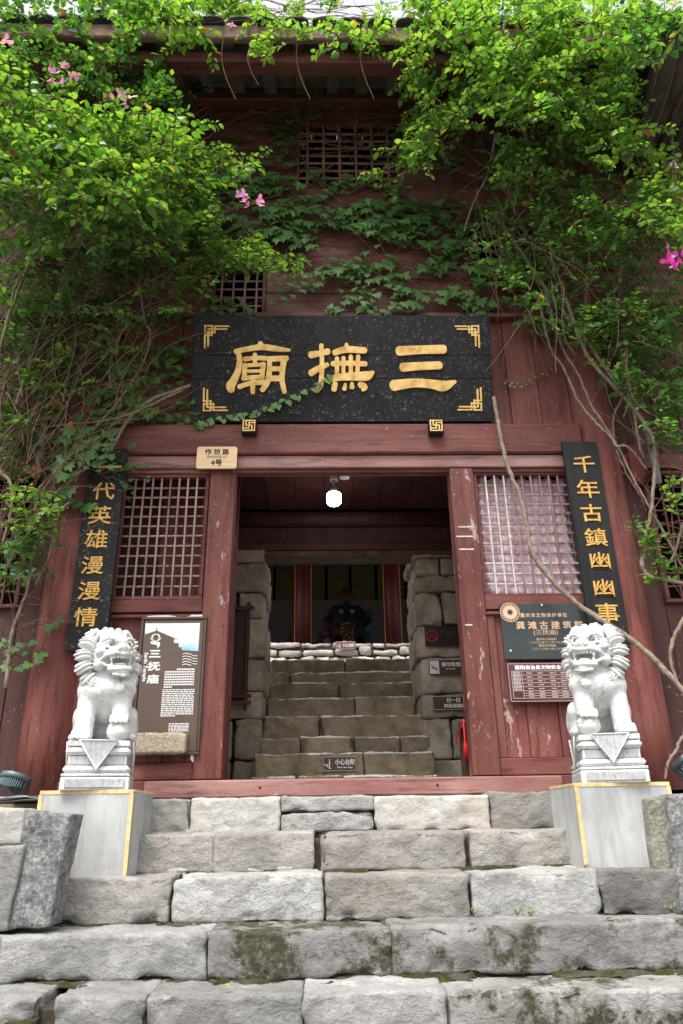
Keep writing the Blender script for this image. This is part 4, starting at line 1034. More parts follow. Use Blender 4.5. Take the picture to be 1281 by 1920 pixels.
mb.prism([(ctr[0]-.035, ctr[1]-.012), (ctr[0]+.03, ctr[1]-.018), (ctr[0]+.033, ctr[1]-.04), (ctr[0]+.018, ctr[1]-.062), (ctr[0]+.012, ctr[1]-.038), (ctr[0]-.03, ctr[1]-.03)], y-.003, y-.0005)
mb.build('cloud_emblem', MWHITE, inf)
mb = MB()
for k in range(5):
    q0, q1 = pq(625-k*2, 545+k*36), pq(748-k*2, 545+k*36); mb.tube(spline([(q0[0], y-.002, q0[1]), ((q0[0]*2+q1[0])/3, y-.002, q0[1]+.006), ((q0[0]+q1[0]*2)/3, y-.002, q0[1]+.002), (q1[0], y-.002, q0[1]-.004)], 4), .0032, 4)
    if k < 4:
        q0, q1 = pq(752, 560+k*36), pq(820, 560+k*36); mb.tube([(q0[0], y-.002, q0[1]), ((q0[0]+q1[0])/2, y-.002, q0[1]-.005), (q1[0], y-.002, q0[1]-.003)], .003, 4)
mb.build('wave_emblem', MWHITE, inf)
mb = MB(); rr = random.Random(3); q0, q1 = pq(390, 735), pq(775, 1000); rows_of_dashes(mb, q0[0], q1[0]-.004, q1[1], q0[1], 8, y-.001, rr, False, .28, .7); mb.build('chinese_paragraph', MWHITE, inf, kind='stuff')
mb = MB(); q0, q1 = pq(355, 1012), pq(750, 1380); rows_of_dashes(mb, q0[0], q1[0]+.004, q1[1], q0[1], 15, y-.001, rr, True, .45, .62); mb.build('english_paragraph', MWHITE, inf, kind='stuff')
mb = MB(); q0, q1 = pq(440, 1465), pq(700, 1580); rows_of_dashes(mb, q0[0], q1[0], q1[1], q0[1], 6, y-.001, rr, True, 1, .6); mb.build('contact_lines', MWHITE, inf, kind='stuff')
# white paint smears round the panel
mb = MB(); rr = random.Random(5)
def smear(x, z, w, h):
    n = 14; mb.prism([(x+w*math.cos(2*math.pi*k/n)*rr.uniform(.6, 1.1), z+h*math.sin(2*math.pi*k/n)*rr.uniform(.6, 1.1)) for k in range(n)], -.0505-.0003*len(mb.v)/28, -.044)
for k in range(8): smear(x1+.035+rr.uniform(-.004, .006), zt-.06-k*.10, .014+rr.uniform(0, .006), .07)
smear(x1-.04, zt+.03, .09, .012); smear(x0+.12, zt+.028, .13, .01); smear(x1+.0, zb-.02, .05, .05)
mb.build('paint_smear', plain('white_smeared_paint', (.68, .67, .72), .8, var=.12, scale=30), inf)
p = W(308, 1397, -.10); lo = W(265, 1412, -.10)
o = stone_obj('granite_block', (lo.x-.03, W(352, 1395, -.10).x, -.17, -.052, W(308, 1415, -.1).z, W(308, 1375, -.1).z), S_GRAN, None, 77, res=.02, r=.008, amp=.004, rid=.003, wob=.005)
props(o, 'yellow granite block propped under the brown information panel', 'granite block')
# green-black heritage plaque
y = -.075; x0, x1, zt, zb = 1.238, 1.875, 1.405, 1.008
pq_ = thing('heritage_plaque', ((x0+x1)/2, y, zb), 'dark green-black heritage plaque with copper lettering above the maroon notice', 'plaque')
part('plate', (x0, x1, y, y+.025, zb, zt), MPLQ, pq_)
pp = lambda X, Y: (lambda p: (p.x, y-.001, p.z))(W(925+X/8.54, 1120+Y/8.54, y))
put_text('lettering', '重庆市文物保护单位', .032, pp(805, 285), MCOPPER, pq_, fit=.33, space=1.3, bold=.0006)
q = pp(835, 445); put_text('lettering', '龚 滩 古 建 筑 群', .060, (q[0]+.03, q[1], q[2]), MCOPPER, pq_, fit=.47, bold=.001)
put_text('lettering', '(三抚庙)', .040, pp(840, 562), MCOPPER, pq_, fit=.17)
put_text('lettering', '重庆市人民政府', .018, pp(850, 670), MCOPPER, pq_, fit=.14); put_text('lettering', '二〇〇九年十二月十五日', .0175, pp(850, 722), MCOPPER, pq_, fit=.235)
put_text('lettering', '重庆市文物局', .018, pp(865, 772), MCOPPER, pq_, fit=.12); put_text('lettering', '二〇一〇年八月二十日', .0175, pp(875, 825), MCOPPER, pq_, fit=.215)
ec = pp(268, 240); mb = MB()
def ring(mb, c, r0, r1, yy, n=36, teeth=0):
    for k in range(n):
        a0, a1 = 2*math.pi*k/n, 2*math.pi*(k+1)/n
        if teeth and k % 2: continue
        mb.add([(c[0]+r*math.cos(a), yy, c[2]+r*math.sin(a)) for r, a in ((r0, a0), (r0, a1), (r1, a1), (r1, a0))], [(0, 1, 2, 3)])
ring(mb, ec, .022, .050, y-.0012); ring(mb, ec, .066, .070, y-.0012); ring(mb, ec, .053, .0625, y-.0012, 40, 1); ring(mb, ec, .017, .0215, y-.0012, 32, 1)
mb.build('round_emblem', MCOPPER, pq_)
for q in (pp(778, 128), pp(280, 862)): MB().lathe([(.011, 0), (.010, .004), (.004, .009)], 12).xf(Matrix.Translation(q) @ Matrix.Rotation(math.pi/2, 4, 'X')).build('screw', MSTEEL, pq_, True)
# maroon safety notice
x0, x1, zt, zb = 1.245, 1.80, .99, .718
tn = thing('safety_notice', ((x0+x1)/2, y, zb), 'maroon notice with white table lines under the heritage plaque', 'notice')
part('plate', (x0, x1, y, y+.025, zb, zt), MTAB, tn)
put_text('lettering', '酉阳自治县文物安全责任公示', .03, ((x0+x1)/2+.01, y-.001, zt-.035), MWHITE, tn, fit=.46, bold=.0009)
mb = MB(); e_ = y-.001
def ln(xa, za, xb, zb_, w=.0016): mb.add([(min(xa, xb)-w, e_, min(za, zb_)-w), (max(xa, xb)+w, e_, min(za, zb_)-w), (max(xa, xb)+w, e_, max(za, zb_)+w), (min(xa, xb)-w, e_, max(za, zb_)+w)], [(0, 1, 2, 3)])
gx0, gx1, gz1, gz0 = x0+.03, x1-.03, zt-.06, zb+.03
for xa, za, xb, zb_ in ((x0+.01, zt-.01, x1-.01, zt-.01), (x0+.01, zb+.01, x1-.01, zb+.01), (x0+.01, zb+.01, x0+.01, zt-.01), (x1-.01, zb+.01, x1-.01, zt-.01), (gx0, gz0, gx0, gz1), (gx1, gz0, gx1, gz1)): ln(xa, za, xb, zb_)
zs = [gz1-(gz1-gz0)*v for v in (0, .155, .30, .44, .58, .73, .82, .91, 1)]
for k, z in enumerate(zs):
    if 0 < k: e_ -= .00012
    ln(gx0+(.072 if k in (6, 7) else 0), z, gx1, z)
e_ -= .0002; ln(gx0+.07, gz0, gx0+.07, gz1)
e_ -= .0002
for k, fr in ((0, (.55, .68)), (2, (.36, .50, .63, .78)), (3, (.58, .74)), (5, (.3, .56)), (6, (.62, .78)), (7, (.62, .78))):
    for v in fr: xx = gx0+.07+(gx1-gx0-.07)*v; ln(xx, zs[k+1]+.003, xx, zs[k]-.003, .0012)
mb.build('table_lines', MPALE, tn)
mb = MB(); rr = random.Random(6)
for k in range(8):
    m = (zs[k]+zs[k+1])/2
    if k < 5:
        for dz in (-.006, .006): rows_of_dashes(mb, gx0+.008, gx0+.06, m+dz-.0045, m+dz+.0045, 1, y-.001, rr, True, 1, .9)
    for v in (.12, .3, .5, .68, .85):
        xx = gx0+.075+(gx1-gx0-.075)*v; rows_of_dashes(mb, xx-.022, xx+.014, m-.004, m+.004, 1, y-.0011, rr, True, 1, .9)
mb.build('table_text', MPALE, tn, kind='stuff')
# interior signs
def small_sign(px0, py0, px1, py1, y, label, texts, icon=None, mat=None, border=True, name='wall_sign', tm=MCREAM, th=.012):
    a, b = W(px0, py0, y), W(px1, py1, y)
    r = thing(name, ((a.x+b.x)/2, y, b.z), label, 'sign')
    part('plate', (a.x, b.x, y, y+th, b.z, a.z), mat or MNOT, r, c=.002)
    w, h = b.x-a.x, a.z-b.z
    if border:
        m = MB(); k = .004
        for q in ((a.x+k, b.x-k, a.z-k-.002, a.z-k), (a.x+k, b.x-k, b.z+k, b.z+k+.002), (a.x+k, a.x+k+.002, b.z+k+.0025, a.z-k-.0025), (b.x-k-.002, b.x-k, b.z+k+.0025, a.z-k-.0025)): m.box(q[0], q[1], y-.0012, y+.001, q[2], q[3], .0002)
        m.build('border', tm, r)
    for (s, u, v, sz, fit) in texts: put_text('lettering', s, sz*h, (a.x+u*w, y-.001, b.z+v*h), tm, r, fit=fit*w, bold=sz*h*.014)
    if icon: icon(r, a, b, w, h, y)
    return r
MNOT = plain('dark_maroon_sign', (.055, .020, .020), .5, .4)
def ic_steps(r, a, b, w, h, y):
    m = MB(); x, z = a.x+.05*w, b.z+.3*h; s = h*.11
    m.prism([(x, z+s), (x+s*1.6, z+s), (x+s*1.6, z), (x+s*3, z), (x+s*3, z-s), (x+s*4.2, z-s), (x+s*4.2, z-s*.5), (x+s*3.4, z-s*.5), (x+s*3.4, z+s*.5), (x+s*2, z+s*.5), (x+s*2, z+s*1.5), (x, z+s*1.5)], y-.0015, y-.0003)
    m.box(x+s*2.9, x+s*3.6, y-.0015, y-.0003, z+s*.8, z+s*3.2, .0002); m.lathe([(.001, -s*.5), (s*.45, -.1*s), (s*.45, .1*s), (.001, s*.5)], 8, (x+s*3.25, y-.0005, z+s*4.0))
    m.build('step_pictogram', MCREAM, r)
def ic_nosmoke(r, a, b, w, h, y):
    m = MB(); m.box(a.x+.02*w, a.x+.30*w, y-.0015, y-.0003, b.z+.04*h, b.z+.96*h, .0003); m.build('white_card', plain('card_white', (.55, .55, .54), .7), r)
    m = MB(); m.tube([(a.x+.05*w, y-.004, b.z+.68*h), (a.x+.26*w, y-.004, b.z+.25*h)], .004, 6); m.build('red_slash', MREDP, r)
    m = MB(); m.box(a.x+.07*w, a.x+.24*w, y-.0030, y-.0016, b.z+.40*h, b.z+.46*h, .0003); m.build('cigarette_pictogram', MINK, r)
def ic_fire(r, a, b, w, h, y):
    m = MB(); c = (a.x+.2*w, 0, b.z+.5*h); n = 20
    m.tube([(c[0]+.27*h*math.cos(2*math.pi*k/n), y-.002, c[2]+.27*h*math.sin(2*math.pi*k/n)) for k in range(n+1)], .006, 5); m.tube([(c[0]-.18*h, y-.003, c[2]-.15*h), (c[0], y-.003, c[2]+.08*h), (c[0]+.16*h, y-.003, c[2]-.15*h)], .006, 5)
    m.build('red_pictogram', MREDP, r)
y2 = .94+.232-.022
small_sign(605, 1418, 669, 1446, y2, 'brown step warning sign fixed to the lowest visible riser of the inner stairs', [('小心台阶', .66, .62, .42, .58), ('Mind the Step', .66, .25, .16, .45)], ic_steps)
small_sign(630, 1203, 667, 1217, YR-.07, 'small far step warning sign on the rubble wall', [('小心台阶', .63, .52, .52, .58)], ic_steps, mat=plain('pinkish_sign', (.16, .07, .075), .5), tm=MWHITE)
small_sign(804, 1238, 868, 1264, YJ-.04, 'no smoking sign with white card, middle of the right jamb signs', [('请勿吸烟', .66, .70, .34, .58), ('No Smoking', .64, .38, .13, .28)], ic_nosmoke, border=False)
small_sign(810, 1305, 872, 1331, YJ-.04, 'scan for audio guide sign, lowest of the right jamb signs', [('扫一扫', .66, .70, .36, .42), ('聆听景点语音解说', .66, .30, .30, .60)], None, tm=MCREAM)
small_sign(796, 1174, 864, 1211, YJ-.04, 'dark fire warning sign with red round pictogram, topmost of the right jamb signs', [('易燃建筑防火', .68, .66, .2, .5)], ic_fire, mat=plain('very_dark_sign', (.012, .006, .007), .5), tm=plain('dull_red_print', (.07, .025, .025), .6), border=False)
# notice board in the passage, left
a, b = W(405, 1140, YJ-.07), W(466, 1318, YJ-.07)
nb = thing('notice_board', ((a.x+b.x)/2, YJ-.07, b.z), 'dark red wooden notice board with crossed frame ends left inside the doorway', 'notice board')
part('board', (a.x, b.x-.02, YJ-.06, YJ-.035, b.z+.02, a.z-.02), plain('dark_red_board', (.035, .010, .009), .6), nb)
m = MB(); m.box(b.x-.045, b.x-.012, YJ-.085, YJ-.05, b.z-.06, a.z+.045, .003); m.build('upright', MRD, nb)
for z in (a.z-.005, b.z+.0, b.z+.055): part('crosspiece', (a.x-.05, b.x+.025, YJ-.10, YJ-.086, z-.018, z+.018), MRD, nb)
# bulb
lp = W(626, 905, .60); r = thing('ceiling_lamp', (lp.x, .6, ZC), 'lit white bulb lamp hanging from the passage ceiling', 'lamp')
ZL = W(626, 926, .6).z+.118
MB().tube([(lp.x, .6, ZC-.05), (lp.x, .6, ZL-.05)], .012, 10).build('stem', plain('lamp_stem', (.4, .4, .4), .5), r, True)
MB().lathe([(.022, ZL-.05), (.03, ZL-.055), (.04, ZL-.085), (.056, ZL-.117)], 20, (lp.x, .6, 0)).build('socket', plain('lamp_collar', (.35, .35, .35), .5), r, True)
part('mount', (lp.x-.035, lp.x+.035, .57, .63, ZC-.054, ZC-.004), plain('lamp_mount', (.35, .33, .31), .6), r)
t = NT('lit_bulb', .4); t.b.inputs['Emission Color'].default_value = (1, .985, .96, 1); t.b.inputs['Emission Strength'].default_value = 11; t.col((.8, .8, .8))
MB().lathe([(.056, ZL-.118), (.061, ZL-.124), (.062, ZL-.14), (.062, ZL-.185), (.060, ZL-.198), (.054, ZL-.210), (.042, ZL-.219), (.012, ZL-.224)], 40, (lp.x, .6, 0)).build('bulb', t.m, r, True)
dl = W(646, 899, .62); o = MB().lathe([(.045, -.012), (.045, 0)], 18, (dl.x, .62, ZC-.004)).build('smoke_detector', plain('detector_white', (.5, .5, .48), .5), None); props(o, 'small round white detector on the passage ceiling beside the bulb', 'detector')
# red tasselled cloth on a wooden post at the right of the passage
a = W(858, 1345, .45); b = W(884, 1352, .45)
o = part('wooden_post', (a.x+.01, b.x+.14, .43, .50, .137, a.z-.03), plain('brown_post', (.05, .022, .016), .6), None); props(o, 'dark brown wooden post just inside the doorway at right', 'post')
rc = thing('red_cloth', (a.x+.03, .42, a.z-.3), 'red cloth and tassel draped over the brown post inside the doorway', 'cloth')
mb = MB(); n = 10; V = []
for i in range(n+1):
    for j in range(7):
        u, v = i/n, j/6; p = W(884-26*u**.7-5*v, 1342+10*v+50*u**1.6*(1-.25*v), .41); V.append((p.x, .405+.02*math.sin(v*9+u*3), p.z))
mb.add(V, [(i*7+j, i*7+j+1, (i+1)*7+j+1, (i+1)*7+j) for i in range(n) for j in range(6)]); mb.build('swag', MRED, rc, True)
p0, p1, p2 = W(869, 1348, .39), W(872, 1390, .39), W(876, 1422, .39)
MB().tube([p0, p1, p1.lerp(p2, .2), p2], [.006, .006, .014, .022], 8).build('tassel', MRED, rc, True)
# curtain behind the right window
V = []; nx, nz = 110, 90; x0, x1 = 1.16, 1.90
for i in range(nx+1):
    for j in range(nz+1):
        u, v = i/nx, j/nz; V.append((x0+(x1-x0)*u, .075+.024*math.sin(u*44+2*math.sin(v*3))+.010*math.sin(u*17+v*5)+.007*math.sin(v*73+u*4), 1.49+.97*v))
t = NT('pink_satin', .38, .5); t.b.inputs['Sheen Weight'].default_value = .3; t.col(t.ramp(t.noise(3, 3, .5, (3, 1, 1)), [(.3, (.44, .30, .36)), (.7, (.62, .50, .56))]))
o = link_mesh('curtain', np_mesh('curtain', V, [(i*(nz+1)+j, (i+1)*(nz+1)+j, (i+1)*(nz+1)+j+1, i*(nz+1)+j+1) for i in range(nx) for j in range(nz)]), t.m, None, True)
props(o, 'pink satin curtain gathered behind the right lattice window', 'curtain')

# ------------------------------------------------------------------ seated figure in the hall
fx = W(650, 1150, 8.7).x; zb_ = ZH; zh = W(650, 1122, 8.7).z
fig = thing('deity_statue', (fx, 8.7, zb_), 'seated bearded temple figure in blue robe on the altar of the hall', 'statue')
part('altar', (fx-1.0, fx+1.0, 8.3, 9.4, zb_, zb_+.02), plain('altar', (.05, .02, .018), .7), fig)
def local(Vv): return Vv+np.array([fx, 8.7, zh])
s = SDF((-.62, -.45, -1.05), (.62, .3, -.05), .014)
s.ell((0, 0, -.42), (.24, .17, .30), .05).cap((-.2, 0, -.24), (.2, 0, -.24), .10, .10, .05)
s.cap((-.24, 0, -.26), (-.36, -.06, -.50), .09, .10, .04).cap((-.36, -.06, -.50), (-.30, -.2, -.62), .10, .12, .04).cap((-.30, -.2, -.62), (-.46, -.16, -.72), .10, .06, .04)
s.cap((.24, 0, -.26), (.36, -.06, -.46), .09, .10, .04).cap((.36, -.06, -.46), (.42, -.2, -.40), .10, .09, .04)
s.cap((-.13, -.05, -.7), (-.22, -.3, -.74), .14, .13, .05).cap((.13, -.05, -.7), (.22, -.3, -.74), .14, .13, .05).cap((-.22, -.3, -.74), (-.2, -.32, -1.0), .13, .15, .05).cap((.22, -.3, -.74), (.2, -.32, -1.0), .13, .15, .05)
V, Q = s.mesh(); link_mesh('robe', np_mesh('robe', local(V), Q), plain('robe_blue', (.007, .020, .032), .6, var=.4, scale=5), fig, True)
s = SDF((-.55, -.40, -.6), (.55, .2, .2), .010)
s.ell((0, -.02, 0), (.085, .095, .115), .02).ell((0, -.115, -.01), (.016, .022, .03), .008).cap((0, 0, -.1), (0, 0, -.2), .06, .06, .02)
for e in (-1, 1): s.ell((e*.09, 0, -.01), (.018, .03, .05), .008).ell((e*.035, -.098, .025), (.017, .012, .010), .003, True).cap((e*.05, -.10, .045), (e*.02, -.108, .038), .007, .007, .004)
s.cap((-.025, -.10, -.055), (.025, -.10, -.055), .006, .006, .003)
V, Q = s.mesh(); MSK = plain('statue_skin_red_brown', (.10, .028, .018), .5); link_mesh('head', np_mesh('head', local(V), Q), MSK, fig, True)
s = SDF((.3, -.40, -.45), (.55, -.1, -.15), .008)
s.ell((.42, -.24, -.34), (.04, .03, .05), .01)
for k in range(4): s.cap((.395+.018*k, -.255, -.30), (.39+.022*k, -.262, -.235-.008*abs(k-1.5)), .010, .009, .004)
s.cap((.385, -.25, -.34), (.36, -.262, -.30), .011, .009, .004)
V, Q = s.mesh(); link_mesh('hand', np_mesh('hand', local(V), Q), MSK, fig, True)
s = SDF((-.2, -.25, -.45), (.2, .15, .3), .010)
s.ell((0, -.095, -.13), (.06, .035, .06), .02).ell((0, -.11, -.24), (.05, .03, .12), .02)
V, Q = s.mesh(); link_mesh('beard', np_mesh('beard', local(V), Q), MINK, fig, True)
s = SDF((-.25, -.2, -.02), (.25, .2, .32), .010)
s.ell((0, .0, .09), (.105, .11, .07), .02).box((0, .02, .15), (.075, .06, .05), .02, .02).cap((-.09, .02, .08), (-.17, .03, .10), .02, .012, .01).cap((.09, .02, .08), (.17, .03, .10), .02, .012, .01)
V, Q = s.mesh(); link_mesh('hat', np_mesh('hat', local(V), Q), plain('hat_dark_red', (.05, .012, .01), .6), fig, True)
t = NT('gold_patterned_apron', .5, .5, .2); t.col(t.mix(t.ramp(t.vor(22), [(.25, 1), (.4, 0)]), (.06, .015, .012), (.50, .30, .05)))
MB().prism([(fx-.16, zh-.58), (fx+.16, zh-.58), (fx+.10, zh-1.0), (fx-.10, zh-1.0)], 8.25, 8.30).build('apron', t.m, fig)
for e in (-1, 1): MB().lathe([(.005, -.02), (.05, 0), (.005, .02)], 10).xf(Matrix.Translation((fx+e*.10, 8.53, zh-.30)) @ Matrix.Rotation(math.pi/2, 4, 'X')).build('gold_clasp', MGOLD2, fig, True)
random.seed(12)
for k, (px, pz, c_) in enumerate(((610, -.75, (.25, .03, .03)), (614, -.95, (.3, .3, .3)), (628, -.72, (.2, .06, .05)), (624, -.95, (.03, .05, .12)), (690, -.95, (.03, .08, .12)), (543, -.93, (.2, .02, .02)), (600, -.98, (.05, .06, .1)))):
    x = W(px, 1170, 8.4).x; o = MB().lathe([(.03, -.16), (.09, -.1), (.075, .02), (.03, .06), (.05, .11), (.03, .17), (.005, .19)], 12, (x, 8.2, zh+pz)).build('altar_figurine', plain('figurine_paint_%d' % k, tuple(v*.4 for v in c_), .5, var=.4, scale=14), None, True)
    props(o, ('small red figurine upright at the left of the seated statue', 'pale figurine at the left knee of the seated statue', 'brown figurine close beside the statue sleeve', 'dark blue figurine below the statue sleeve', 'blue green figurine at the right knee of the statue', 'red ornament at the foot of the left patterned column', 'slate blue figurine lowest at the left of the statue')[k], 'figurine', 'altar figurines')

# ------------------------------------------------------------------ lamps, pipes, cables on the facade
def floodlight(c, tilt, roll, label, s=1.0):
    r = thing('floodlight', c, label, 'floodlight')
    X = Matrix.Translation(c) @ Matrix.Rotation(roll, 4, 'Y') @ Matrix.Rotation(tilt, 4, 'X') @ Matrix.Scale(s, 4)
    MB().lathe([(.085, 0), (.095, .004), (.095, .03), (.088, .036), (.02, .038)], 28).xf(X).build('housing', MLAMPC, r, True)
    m = MB()
    for k in range(15):
        x = -.08+.16*k/14; hw = math.sqrt(max(.0001, .085**2-x*x)); m.box(x-.003, x+.003, -hw, hw, -.06+.25*abs(x), -.001, .001)
    m.xf(X).build('cooling_fins', MLAMPC, r)
    MB().tube([(-.098, 0, .03), (-.098, 0, -.1), (.098, 0, -.1), (.098, 0, .03)], .006, 6).xf(X).build('bracket', MBLACKM, r)
p = W(27, 1465, -.42); floodlight(p, math.radians(-16), math.radians(9), 'blue grey finned floodlight above the cables at the left edge', .95)
p = W(1287, 1432, -.42); floodlight(p, math.radians(-25), math.radians(-32), 'blue grey floodlight at the right edge above the lichened slab', .95)
def spot(px, py, y, label):
    p = W(px, py, y); r = thing('spot_lamp', p, label, 'spot lamp', 'black spot lamps hidden in the creepers')
    X = Matrix.Translation(p) @ Matrix.Rotation(math.radians(28), 4, 'X')
    MB().lathe([(.05, .10), (.06, .09), (.062, -.02), (.075, -.03), (.075, -.10), (.068, -.10), (.06, -.06)], 18).xf(X).build('housing', MBLACKM, r, True)
    m = MB()
    for k in range(18):
        a = 2*math.pi*k/18; m.box(.060, .07, -.003, .003, -.015, .085, .001) if False else m.tube([(.065*math.cos(a), .065*math.sin(a), -.015), (.065*math.cos(a), .065*math.sin(a), .085)], .004, 4)
    m.xf(X).build('ribs', MBLACKM, r); MB().tube([p+Vector((0, .07, .03)), Vector((p.x, -.005, p.z+.06))], .012, 6).build('arm', MBLACKM, r)
spot(176, 588, -.28, 'black ribbed spot lamp among the stems left of the signboard'); spot(1146, 610, -.28, 'black ribbed spot lamp among the leaves right of the signboard')
for pts, lab in (([(84, 800), (90, 896)], 'grey pipe stub among the creeper stems at left'), ([(1215, 806), (1215, 906)], 'grey pipe stub with red paint below among the stems at right')):
    a, b = W(*pts[0], -.22), W(*pts[1], -.22); b.x = a.x
    r = thing('grey_pipe', b, lab, 'pipe', 'grey pipe stubs'); MB().tube([a, b], .026, 14).build('tube', MPIPE, r, True)
    MB().tube([a+Vector((0, -.002, -.06)), a+Vector((0, -.002, -.10))], .029, 14).build('collar', MPIPE, r, True); part('clip', (b.x-.035, b.x+.035, -.195, .02, b.z+.1, b.z+.12), MRX, r)
o = part('red_bracket', (W(1190, 850, -.05).x-.05, W(1190, 850, -.05).x+.05, -.06, .01, W(1190, 905, -.05).z, W(1190, 835, -.05).z), plain('bright_red_paint', (.16, .033, .028), .6), None); props(o, 'faded bright red board on the wall beside the right pipe stub', 'board')
for k, (ys, m_) in enumerate((((1503, 1496, 1491, 1488), MCABLE), ((1506, 1500, 1497, 1494), MCABLE), ((1498, 1492, 1490, 1492), MPIPE))):
    pts = spline([W(-30, ys[0], -.47), W(10, ys[1]+4, -.47), W(45, ys[2]+4, -.48), W(85, ys[3]+6, -.47)], 6); o = MB().tube(pts, .008, 6).build('cable', m_, None, True)
    props(o, ('upper black cable running behind the left plinth', 'lower black cable sagging behind the left plinth', 'pale cable running behind the left plinth')[k], 'cable', 'cables behind the left plinth')

# ------------------------------------------------------------------ vegetation
T_OV = (np.array([(0,0,0), (-.22,.16,.03), (.22,.16,.03), (0,.2,-.01), (-.35,.42,.035), (.35,.42,.035), (0,.5,-.03), (-.22,.74,-.0), (.22,.74,-.0), (0,.78,-.07), (0,1.0,-.14)], np.float32),
        [(0,3,1), (0,2,3), (1,3,6), (1,6,4), (3,2,5), (3,5,6), (4,6,9), (4,9,7), (6,5,8), (6,8,9), (7,9,10), (9,8,10)])
T_IV = (np.array([(0,0,0), (-.34,-.12,-.03), (-.62,.10,-.08), (-.36,.34,.0), (-.40,.62,-.06), (-.16,.62,.01), (0,1.0,-.13), (.16,.62,.01), (.40,.62,-.06), (.36,.34,.0), (.62,.10,-.08), (.34,-.12,-.03), (0,.38,.05)], np.float32),
        [(0,12,1), (1,12,2), (2,12,3), (3,12,4), (4,12,5), (5,12,6), (6,12,7), (7,12,8), (8,12,9), (9,12,10), (10,12,11), (11,12,0)])
T_HE = (np.array([(0,.08,0), (-.26,-.05,-.02), (-.44,.16,-.04), (-.34,.5,-.02), (0,.95,-.08), (.34,.5,-.02), (.44,.16,-.04), (.26,-.05,-.02), (0,.4,.03)], np.float32),
        [(0,8,1), (1,8,2), (2,8,3), (3,8,4), (4,8,5), (5,8,6), (6,8,7), (7,8,0)])
_lm = {}
def leaf_template(T, key, mat):
    if (key, mat.name) not in _lm:
        me = bpy.data.meshes.new('leaf'); me.from_pydata([tuple(float(c) for c in v) for v in T[0]], [], T[1]); me.materials.append(mat)
        me.polygons.foreach_set('use_smooth', np.ones(len(me.polygons), bool)); _lm[key, mat.name] = me
    return _lm[key, mat.name]
class Leaves:
    def __init__(s): s.P = []; s.A = []; s.N = []; s.S = []; s.M = []
    def add(s, p, a, n, size, m): s.P.append(tuple(p)); s.A.append(tuple(a)); s.N.append(tuple(n)); s.S.append(size); s.M.append(m)
    def build(s, T, key, mats, parent, nobj=280, seed=0):
        P = np.array(s.P); A = np.array(s.A); N = np.array(s.N); S = np.array(s.S); Mi = np.array(s.M)
        A /= np.linalg.norm(A, axis=1, keepdims=True)+1e-9; N = N-A*(A*N).sum(1, keepdims=True); N /= np.linalg.norm(N, axis=1, keepdims=True)+1e-9; B = np.cross(A, N)
        C = (P-np.array([0, -CAMD, 0])); cz = (C @ RW)              # camera coordinates
        px = CX-F*cz[:, 0]/cz[:, 2]; py = CY+F*cz[:, 1]/cz[:, 2]; inside = (px > -5) & (px < 1286) & (py > -5) & (py < 1925)
        score = S/np.linalg.norm(C, axis=1)*np.abs((N*C).sum(1)/np.linalg.norm(C, axis=1)+.15)*inside - .02*(P[:, 1] > -.15)*0
        order = np.argsort(-score); big = order[:nobj]; rest = order[nobj:]
        for i in big:
            o = bpy.data.objects.new('leaf', leaf_template(T, key, mats[Mi[i]])); COL.objects.link(o); o.parent = parent
            p = Vector(P[i].tolist())-wo(parent); b, a, n, z = B[i]*S[i], A[i]*S[i], N[i]*S[i], S[i]
            o.matrix_local = Matrix(((b[0], a[0], n[0], p.x), (b[1], a[1], n[1], p.y), (b[2], a[2], n[2], p.z), (0, 0, 0, 1)))
        if len(rest):
            tv = T[0]; k = len(tv)
            V = P[rest][:, None, :]+S[rest][:, None, None]*(tv[None, :, 0:1]*B[rest][:, None, :]+tv[None, :, 1:2]*A[rest][:, None, :]+tv[None, :, 2:3]*N[rest][:, None, :])
            tf = np.array(T[1]); Fc = (tf[None]+k*np.arange(len(rest))[:, None, None]).reshape(-1, 3)
            me = np_mesh('foliage', V.reshape(-1, 3), Fc, np.repeat(Mi[rest], len(tf)))
            for m in mats: me.materials.append(m)
            link_mesh('foliage', me, mats, parent, True, kind='stuff')
def inpoly(x, y, poly):
    r = False; n = len(poly)
    for i in range(n):
        x1, y1 = poly[i]; x2, y2 = poly[(i+1) % n]
        if (y1 > y) != (y2 > y) and x < (x2-x1)*(y-y1)/(y2-y1)+x1: r = not r
    return r
def sample(rr, poly):
    xs = [p[0] for p in poly]; ys = [p[1] for p in poly]
    while True:
        x, y = rr.uniform(min(xs), max(xs)), rr.uniform(min(ys), max(ys))
        if inpoly(x, y, poly): return x, y
def rv(rr): return Vector((rr.gauss(0, 1), rr.gauss(0, 1), rr.gauss(0, 1)))
